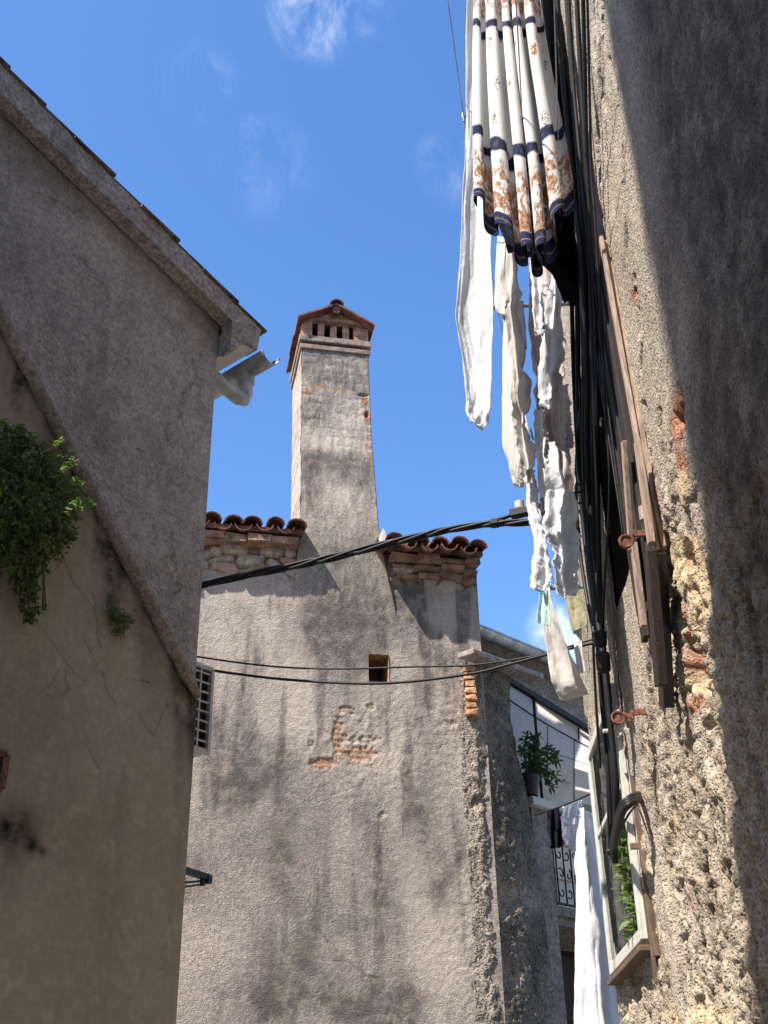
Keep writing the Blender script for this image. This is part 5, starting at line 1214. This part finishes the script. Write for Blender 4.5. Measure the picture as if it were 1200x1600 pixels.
# ================================================================== LAUNDRY
def cloth(name, label, cat, rows, mat, nf=0, amp=.03, rip=.01, res=(70, 46), uvs=None, seed=0, group=None, ruffle=0.0, hem=0.0, flip=.5):
    """rows of control points (px, py, forward distance); folds run down the cloth"""
    if flip is not None:
        rows = [[(q[0], q[1], np.mean([s_[2] for s_ in r]) - flip * (q[2] - np.mean([s_[2] for s_ in r]))) for q in r] for r in rows]
    C = np.array([[atY(*q) for q in r] for r in rows])
    size = min(1.0, np.linalg.norm(C[0, 0] - C[-1, 0]) / 1.0, np.linalg.norm(C[:, 0] - C[:, -1], axis=1).max() / .22)
    rip = rip * size; ruffle = .62 * ruffle * min(1, size * 1.2)
    G = spline(C, res[0]); G = np.swapaxes(spline(np.swapaxes(G, 0, 1), res[1]), 0, 1)
    r, c = G.shape[:2]; v = np.linspace(0, 1, r)[:, None] * np.ones((1, c)); u = np.linspace(0, 1, c)[None, :] * np.ones((r, 1))
    du = np.gradient(G, axis=1); dv = np.gradient(G, axis=0); nr = np.cross(du, dv); nr /= np.linalg.norm(nr, axis=2)[..., None] + 1e-9
    if nr[r // 2, c // 2].dot(CAM - G[r // 2, c // 2]) < 0: nr = -nr
    env = .35 + .65 * v
    d = 0
    if nf: d = amp * env * np.sin(2 * np.pi * (nf * u + .25 * np.sin(2.2 * v + seed) + .15 * fbm(u * 3, v * 1.5, seed, 2)))
    d = d + rip * 1.4 * np.abs(fbm(u * 1.6 + .7 * v * 4 + seed, v * 4.0 - u, seed + 9, 3)) + rip * 2.2 * fbm(u * 2.2 + seed, v * (2.0 + 3.0 * size), seed + .5, 4, .42) + ruffle * np.exp(-((1 - u) / .28) ** 2) * np.sin(v * (10 + 24 * size) + 9 * fbm(v * 5, u * 2, seed, 2)) * .5
    sidew = rip * 1.3 * fbm(v * 6 + seed, u * 2, 4 + seed, 3) + ruffle * (np.exp(-((1 - u) / .35) ** 2) + .6 * np.exp(-(u / .35) ** 2)) * (fbm(v * 12, u * .6 + seed, 2, 4, .6) * 1.3 + .5 * np.abs(fbm(v * 21, u * .3 + seed, 6, 2)))
    tu = du / (np.linalg.norm(du, axis=2)[..., None] + 1e-9)
    P = G + nr * d[..., None] + tu * sidew[..., None]
    if hem: P[-1] = P[-1] + UP * hem * np.sin(np.linspace(0, 9, c))[:, None]
    uv = None
    if uvs is not None: uv = np.stack([u * uvs[0], (1 - v) * uvs[1]], -1).reshape(-1, 2)
    o = grid_obj(name, P, mat, None, attrs=None, uv=uv); tag(o, label, cat, group)
    so_ = o.modifiers.new('thick', 'SOLIDIFY'); so_.thickness = .003; so_.offset = 0
    return o
# outer white sheet, longest, against the sky
cloth('bed_sheet', 'long white sheet hanging outermost against the blue sky', 'sheet',
      [[(733, -50, 5.1), (745, -50, 5.15), (766, -50, 5.3)], [(729, 120, 5.1), (748, 120, 5.15), (772, 120, 5.4)], [(727, 230, 5.12), (748, 230, 5.18), (772, 230, 5.4)], [(722, 350, 5.15), (744, 350, 5.2), (771, 350, 5.4)],
       [(714, 480, 5.15), (738, 480, 5.2), (770, 480, 5.35)], [(722, 560, 5.2), (742, 565, 5.22), (769, 550, 5.35)], [(728, 620, 5.2), (746, 626, 5.22), (767, 620, 5.3)], [(729, 648, 5.2), (747, 660, 5.22), (766, 648, 5.3)], [(735, 662, 5.2), (747, 669, 5.22), (760, 662, 5.3)]], M['white'], nf=1, amp=.012, rip=.018, seed=1, res=(110, 56), flip=.2)
# printed curtain with pleats
rows = [[(746, -60, 4.75), (775, -62, 4.7), (805, -62, 4.7), (838, -64, 4.75)],
        [(744, 10, 4.75), (775, 6, 4.7), (806, 6, 4.7), (842, 0, 4.75)],
        [(744, 110, 4.75), (782, 120, 4.7), (818, 120, 4.7), (856, 100, 4.75)],
        [(745, 220, 4.75), (792, 250, 4.7), (834, 250, 4.7), (876, 200, 4.75)],
        [(747, 325, 4.75), (803, 385, 4.7), (848, 405, 4.7), (893, 300, 4.75)]]
C = np.array([[atY(*q) for q in r] for r in rows]); G = spline(C, 110); G = np.swapaxes(spline(np.swapaxes(G, 0, 1), 190), 0, 1)
r, c = G.shape[:2]; v = np.linspace(0, 1, r)[:, None] * np.ones((1, c)); u = np.linspace(0, 1, c)[None, :] * np.ones((r, 1))
NF = 5.0; vd = np.array([-.25, -1.0, -.0]); vd /= np.linalg.norm(vd); sdv = np.array([1.0, -.25, 0]); sdv /= np.linalg.norm(sdv)
phs = 2 * np.pi * (NF * (u + .035 * np.sin(2 * np.pi * u * 1.4 + .6)) ) + .5 * fbm(u * 1.5, v * 1.2, 3, 2) - .6
env = .22 + .78 * sm(0, .55, v)
w_px = np.linalg.norm(G[:, -1] - G[:, 0], axis=1)[:, None]
ampv = .062 * env
P = G + vd * (ampv * np.sin(phs) + .012 * fbm(u * 6, v * 3, 1, 3))[..., None] + sdv * (-.020 * env * np.sin(2 * phs))[..., None] - UP * ((.10 * (-np.sin(phs)) * sm(.9, 1, v)) * .5)[..., None]
uv = np.stack([u * 1.9, (1 - v) * 1.62], -1).reshape(-1, 2)
o = grid_obj('curtain', P, M['curtain'], None, uv=uv); tag(o, 'pleated white curtain printed in rust brown with navy bands, topmost on the lines', 'curtain'); so_ = o.modifiers.new('thick', 'SOLIDIFY'); so_.thickness = .003; so_.offset = 0
# dark bedspread behind and below it
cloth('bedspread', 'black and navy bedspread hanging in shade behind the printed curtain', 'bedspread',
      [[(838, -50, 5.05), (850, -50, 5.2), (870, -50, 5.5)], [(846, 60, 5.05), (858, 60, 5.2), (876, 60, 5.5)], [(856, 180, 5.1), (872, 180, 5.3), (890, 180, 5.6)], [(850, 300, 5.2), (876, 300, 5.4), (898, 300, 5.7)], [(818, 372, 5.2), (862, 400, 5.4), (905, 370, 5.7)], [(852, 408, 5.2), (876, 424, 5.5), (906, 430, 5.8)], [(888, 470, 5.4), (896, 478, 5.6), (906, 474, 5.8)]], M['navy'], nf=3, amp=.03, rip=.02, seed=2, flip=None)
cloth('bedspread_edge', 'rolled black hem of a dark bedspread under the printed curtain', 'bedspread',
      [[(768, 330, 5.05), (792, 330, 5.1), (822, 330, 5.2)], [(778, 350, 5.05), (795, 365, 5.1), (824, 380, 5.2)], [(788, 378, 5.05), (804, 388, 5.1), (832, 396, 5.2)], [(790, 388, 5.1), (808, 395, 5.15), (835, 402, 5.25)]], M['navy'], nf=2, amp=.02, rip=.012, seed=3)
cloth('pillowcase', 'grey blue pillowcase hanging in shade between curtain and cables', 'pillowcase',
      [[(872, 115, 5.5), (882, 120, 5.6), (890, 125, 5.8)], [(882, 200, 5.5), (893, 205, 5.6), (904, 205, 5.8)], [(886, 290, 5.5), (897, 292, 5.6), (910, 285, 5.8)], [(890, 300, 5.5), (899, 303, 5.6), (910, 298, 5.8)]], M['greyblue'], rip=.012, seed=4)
cloth('bed_sheet', 'smooth pale sheet hanging behind the ruffled white edge', 'sheet',
      [[(780, 370, 5.7), (788, 370, 5.8), (800, 370, 5.95)], [(774, 478, 5.7), (790, 480, 5.8), (806, 480, 5.95)], [(786, 500, 5.7), (796, 500, 5.8), (810, 500, 5.95)], [(785, 600, 5.7), (800, 600, 5.8), (818, 600, 5.95)], [(784, 680, 5.7), (803, 680, 5.8), (826, 690, 5.95)], [(796, 735, 5.75), (810, 738, 5.8), (829, 735, 5.95)], [(804, 756, 5.8), (813, 762, 5.85), (822, 757, 5.95)]], M['cream'], rip=.012, seed=5, ruffle=.02)
cloth('ruffled_sheet', 'cream sheet with frilled wavy edge hanging past the upper bar', 'sheet',
      [[(788, 385, 5.4), (798, 385, 5.45), (808, 385, 5.6)], [(786, 450, 5.4), (800, 452, 5.45), (814, 450, 5.6)], [(790, 490, 5.4), (801, 492, 5.45), (812, 490, 5.6)], [(800, 560, 5.45), (806, 565, 5.5), (814, 560, 5.6)], [(800, 612, 5.45), (812, 615, 5.5), (828, 596, 5.6)], [(806, 660, 5.5), (814, 662, 5.55), (826, 655, 5.65)], [(811, 715, 5.5), (822, 718, 5.55), (834, 712, 5.65)], [(814, 750, 5.5), (821, 754, 5.55), (830, 750, 5.65)]], M['cream'], nf=1, amp=.02, rip=.022, seed=6, ruffle=.075, res=(130, 40))
cloth('handkerchief', 'small pointed white cloth beside the upper bar', 'cloth', [[(808, 470, 5.5), (814, 470, 5.55), (818, 470, 5.6)], [(812, 510, 5.5), (817, 510, 5.55), (821, 510, 5.6)], [(820, 545, 5.5), (821, 546, 5.52), (823, 546, 5.55)]], M['white_thin'], rip=.01, seed=7)
cloth('bed_sheet', 'wide pale rose sheet hanging nearest the wall in the middle', 'sheet',
      [[(824, 385, 5.75), (845, 385, 5.8), (872, 390, 5.9)], [(828, 480, 5.8), (852, 480, 5.85), (876, 490, 5.95)], [(834, 580, 5.85), (858, 580, 5.9), (882, 570, 6.0)], [(838, 630, 5.9), (860, 640, 5.95), (880, 640, 6.05)], [(840, 700, 5.9), (866, 705, 5.95), (891, 700, 6.1)], [(842, 775, 5.95), (868, 785, 6.0), (896, 780, 6.1)], [(846, 800, 6.0), (870, 810, 6.0), (898, 800, 6.1)]], M['pinkish'], nf=3, amp=.035, rip=.024, ruffle=.05, seed=8, res=(110, 60))
cloth('table_cloth', 'thin white cloth with scalloped edge over the pale rose sheet', 'cloth',
      [[(862, 430, 5.65), (872, 430, 5.7), (880, 425, 5.8)], [(846, 520, 5.65), (862, 525, 5.7), (878, 530, 5.8)], [(840, 610, 5.7), (858, 615, 5.75), (874, 600, 5.85)], [(844, 636, 5.7), (856, 638, 5.75), (870, 625, 5.85)]], M['white_thin'], nf=2, amp=.02, rip=.018, seed=9, ruffle=.05)
cloth('pillowcase', 'white pillowcase hanging behind the cable junction', 'pillowcase',
      [[(842, 690, 5.75), (856, 690, 5.8), (872, 690, 5.9)], [(840, 740, 5.75), (858, 742, 5.8), (880, 740, 5.9)], [(843, 776, 5.8), (862, 780, 5.85), (890, 772, 5.95)]], M['white'], nf=1.5, amp=.02, rip=.014, seed=10)
cloth('towel', 'narrow white frilled towel dangling over the overhead cable end', 'towel',
      [[(822, 735, 5.6), (828, 735, 5.65), (836, 735, 5.7)], [(823, 800, 5.6), (832, 800, 5.65), (842, 800, 5.7)], [(834, 850, 5.6), (843, 850, 5.65), (852, 850, 5.7)], [(830, 890, 5.6), (846, 890, 5.65), (862, 887, 5.7)], [(832, 920, 5.6), (842, 924, 5.65), (856, 915, 5.7)]], M['white'], nf=1, amp=.02, rip=.018, seed=11, ruffle=.05, res=(100, 36))
cloth('shirt', 'white shirt like cloth with loose hem hanging beside the black cables', 'shirt',
      [[(852, 770, 5.75), (872, 765, 5.8), (895, 768, 5.9)], [(850, 830, 5.75), (876, 835, 5.8), (904, 830, 5.9)], [(864, 860, 5.75), (884, 862, 5.8), (908, 860, 5.9)], [(868, 900, 5.75), (886, 902, 5.8), (906, 895, 5.9)], [(876, 932, 5.75), (889, 934, 5.8), (904, 925, 5.9)]], M['white'], nf=2, amp=.025, rip=.02, seed=12, ruffle=.045)
cloth('towel', 'small mint green towel pegged under the lower bar', 'towel', [[(846, 922, 6.0), (851, 922, 6.02), (857, 922, 6.08)], [(841, 950, 6.0), (850, 950, 6.02), (860, 950, 6.08)], [(839, 972, 6.0), (850, 976, 6.02), (861, 978, 6.08)]], M['mintcloth'], nf=2, amp=.012, rip=.012, seed=13)
cloth('bed_sheet', 'long pale beige sheet hanging lowest, in front of the far gutter', 'sheet',
      [[(850, 918, 6.15), (855, 918, 6.2), (860, 918, 6.3)], [(849, 965, 6.15), (858, 965, 6.2), (870, 960, 6.3)], [(857, 1030, 6.15), (872, 1030, 6.2), (892, 1020, 6.35)], [(862, 1064, 6.15), (882, 1070, 6.2), (908, 1058, 6.35)], [(868, 1080, 6.2), (888, 1092, 6.25), (918, 1086, 6.4)]], M['cream'], nf=1, amp=.02, rip=.010, seed=14)
cloth('towel', 'olive yellow towel hanging under the white shirt', 'towel', [[(883, 922, 6.1), (893, 922, 6.13), (904, 920, 6.2)], [(887, 955, 6.1), (898, 956, 6.13), (912, 950, 6.2)], [(892, 984, 6.1), (903, 986, 6.13), (917, 975, 6.2)]], M['olive'], nf=1, amp=.015, rip=.012, seed=15)
cloth('tea_towel', 'small white tea towel hanging below the olive towel', 'towel', [[(894, 975, 6.15), (900, 975, 6.17), (908, 975, 6.2)], [(898, 1020, 6.15), (903, 1022, 6.17), (909, 1020, 6.2)], [(902, 1048, 6.15), (908, 1052, 6.17), (914, 1048, 6.2)]], M['white_thin'], nf=1, amp=.01, rip=.008, seed=16)
cloth('bed_sheet', 'big white sheet at the bottom, lit on one side and shaded beyond', 'sheet',
      [[(906, 1268, 8.35), (909, 1262, 8.25), (911, 1264, 8.2), (922, 1270, 8.9), (936, 1278, 9.5)], [(903, 1330, 8.35), (912, 1330, 8.25), (918, 1330, 8.2), (938, 1332, 8.9), (958, 1336, 9.5)], [(899, 1440, 8.35), (914, 1440, 8.25), (931, 1440, 8.2), (955, 1440, 8.9), (982, 1440, 9.5)], [(897, 1540, 8.35), (917, 1540, 8.25), (941, 1540, 8.2), (968, 1540, 8.9), (1000, 1540, 9.5)], [(897, 1680, 8.35), (922, 1680, 8.25), (955, 1680, 8.2), (985, 1680, 8.9), (1025, 1680, 9.5)]], M['white'], nf=9, amp=.016, rip=.016, seed=17, res=(90, 90), flip=None)
rp0, rp1 = atY(835, 1274, 10.8), atY(950, 1228, 7.9)
cable_thing('washing_line', 'taut dark cord crossing below the awning to the big white sheet', 'washing line', [([rp0, (rp0 + rp1) / 2 - UP * .015, rp1], .007)], M['black'])
yy = lambda x: rp0[1] + (rp1[1] - rp0[1]) * (x - 835) / 115.
cloth('dark_garment', 'black garment hanging on the cord before the iron balcony', 'garment', [[(856, 1268, 10.3), (866, 1264, 10.25), (874, 1262, 10.2)], [(856, 1300, 10.3), (867, 1300, 10.25), (878, 1296, 10.2)], [(859, 1322, 10.3), (869, 1326, 10.25), (879, 1322, 10.2)]], M['blackcloth'], nf=2, amp=.03, rip=.02, seed=18)
cloth('plastic_bag', 'crinkled pale plastic sheet hung beside the black garment', 'plastic sheet', [[(878, 1260, 10.0), (892, 1254, 9.9), (908, 1250, 9.8)], [(876, 1290, 10.0), (892, 1290, 9.9), (908, 1285, 9.8)], [(880, 1318, 10.0), (892, 1325, 9.9), (904, 1330, 9.8)]], M['film'], nf=3, amp=.02, rip=.05, seed=19)
for k, (nm, lab, mt, rws) in enumerate((
    ('frilled_strip', 'narrow frilled white strip between the cream sheet and the rose sheet', 'white', [[(826, 395, 5.35), (832, 395, 5.38), (840, 395, 5.42)], [(830, 450, 5.35), (838, 450, 5.38), (848, 450, 5.42)], [(834, 505, 5.35), (842, 508, 5.38), (850, 500, 5.42)], [(842, 520, 5.35), (846, 524, 5.38), (852, 518, 5.42)]]),
    ('pillowcase', 'pale rose pillowcase with wavy hem tucked against the black cables', 'pinkish', [[(862, 600, 5.6), (874, 600, 5.65), (888, 600, 5.7)], [(864, 660, 5.6), (878, 662, 5.65), (892, 660, 5.7)], [(872, 700, 5.6), (884, 706, 5.65), (894, 698, 5.7)]]),
    ('frilled_strip', 'white frilled strip hanging left of the wide rose sheet above the junction', 'white_thin', [[(836, 640, 5.45), (842, 640, 5.48), (850, 640, 5.5)], [(838, 690, 5.45), (846, 692, 5.48), (856, 690, 5.5)], [(842, 725, 5.45), (849, 730, 5.48), (857, 724, 5.5)]]))):
    cloth(nm, lab, 'cloth' if nm == 'frilled_strip' else 'pillowcase', rws, M[mt], nf=1.5, amp=.02, rip=.025, seed=30 + k, ruffle=.045, res=(90, 34))
# pegs
pg = 0
for (x, y, Y, lab) in ((834, 681, 5.9, 'mint clothes peg high on the pale rose sheet'), (846, 920, 6.0, 'mint clothes peg holding the small mint towel')):
    c = atY(x, y, Y); e = empty('clothes_peg', c - UP * .03); tag(e, lab, 'clothes peg')
    for s_ in (-1, 1): mb = MB(); mb.bar(c + dirv(90) * .006 * s_ - UP * .03, c + dirv(90) * .016 * s_ + UP * .05, .012, .010); mb.build('jaw', M['mint'], e)

# ------------------------------------------------------------------ repeats share a group
for nm, gr in (('bed_sheet', 'sheets hanging on the washing lines'), ('frilled_strip', 'frilled white strips among the laundry'), ('washing_line', 'washing line cords'), ('washing_line_bracket', 'bars holding the washing lines'), ('towel', 'towels hanging on the lower lines'),
               ('pillowcase', 'pillowcases hung between the sheets'), ('overhead_wire', 'thin wires across the lane'), ('shutter_holdback', 'rusty shutter holdbacks'), ('clothes_peg', 'mint clothes pegs')):
    for o in bpy.data.objects:
        if o.parent is None and o.name.split('.')[0] == nm: o['group'] = gr
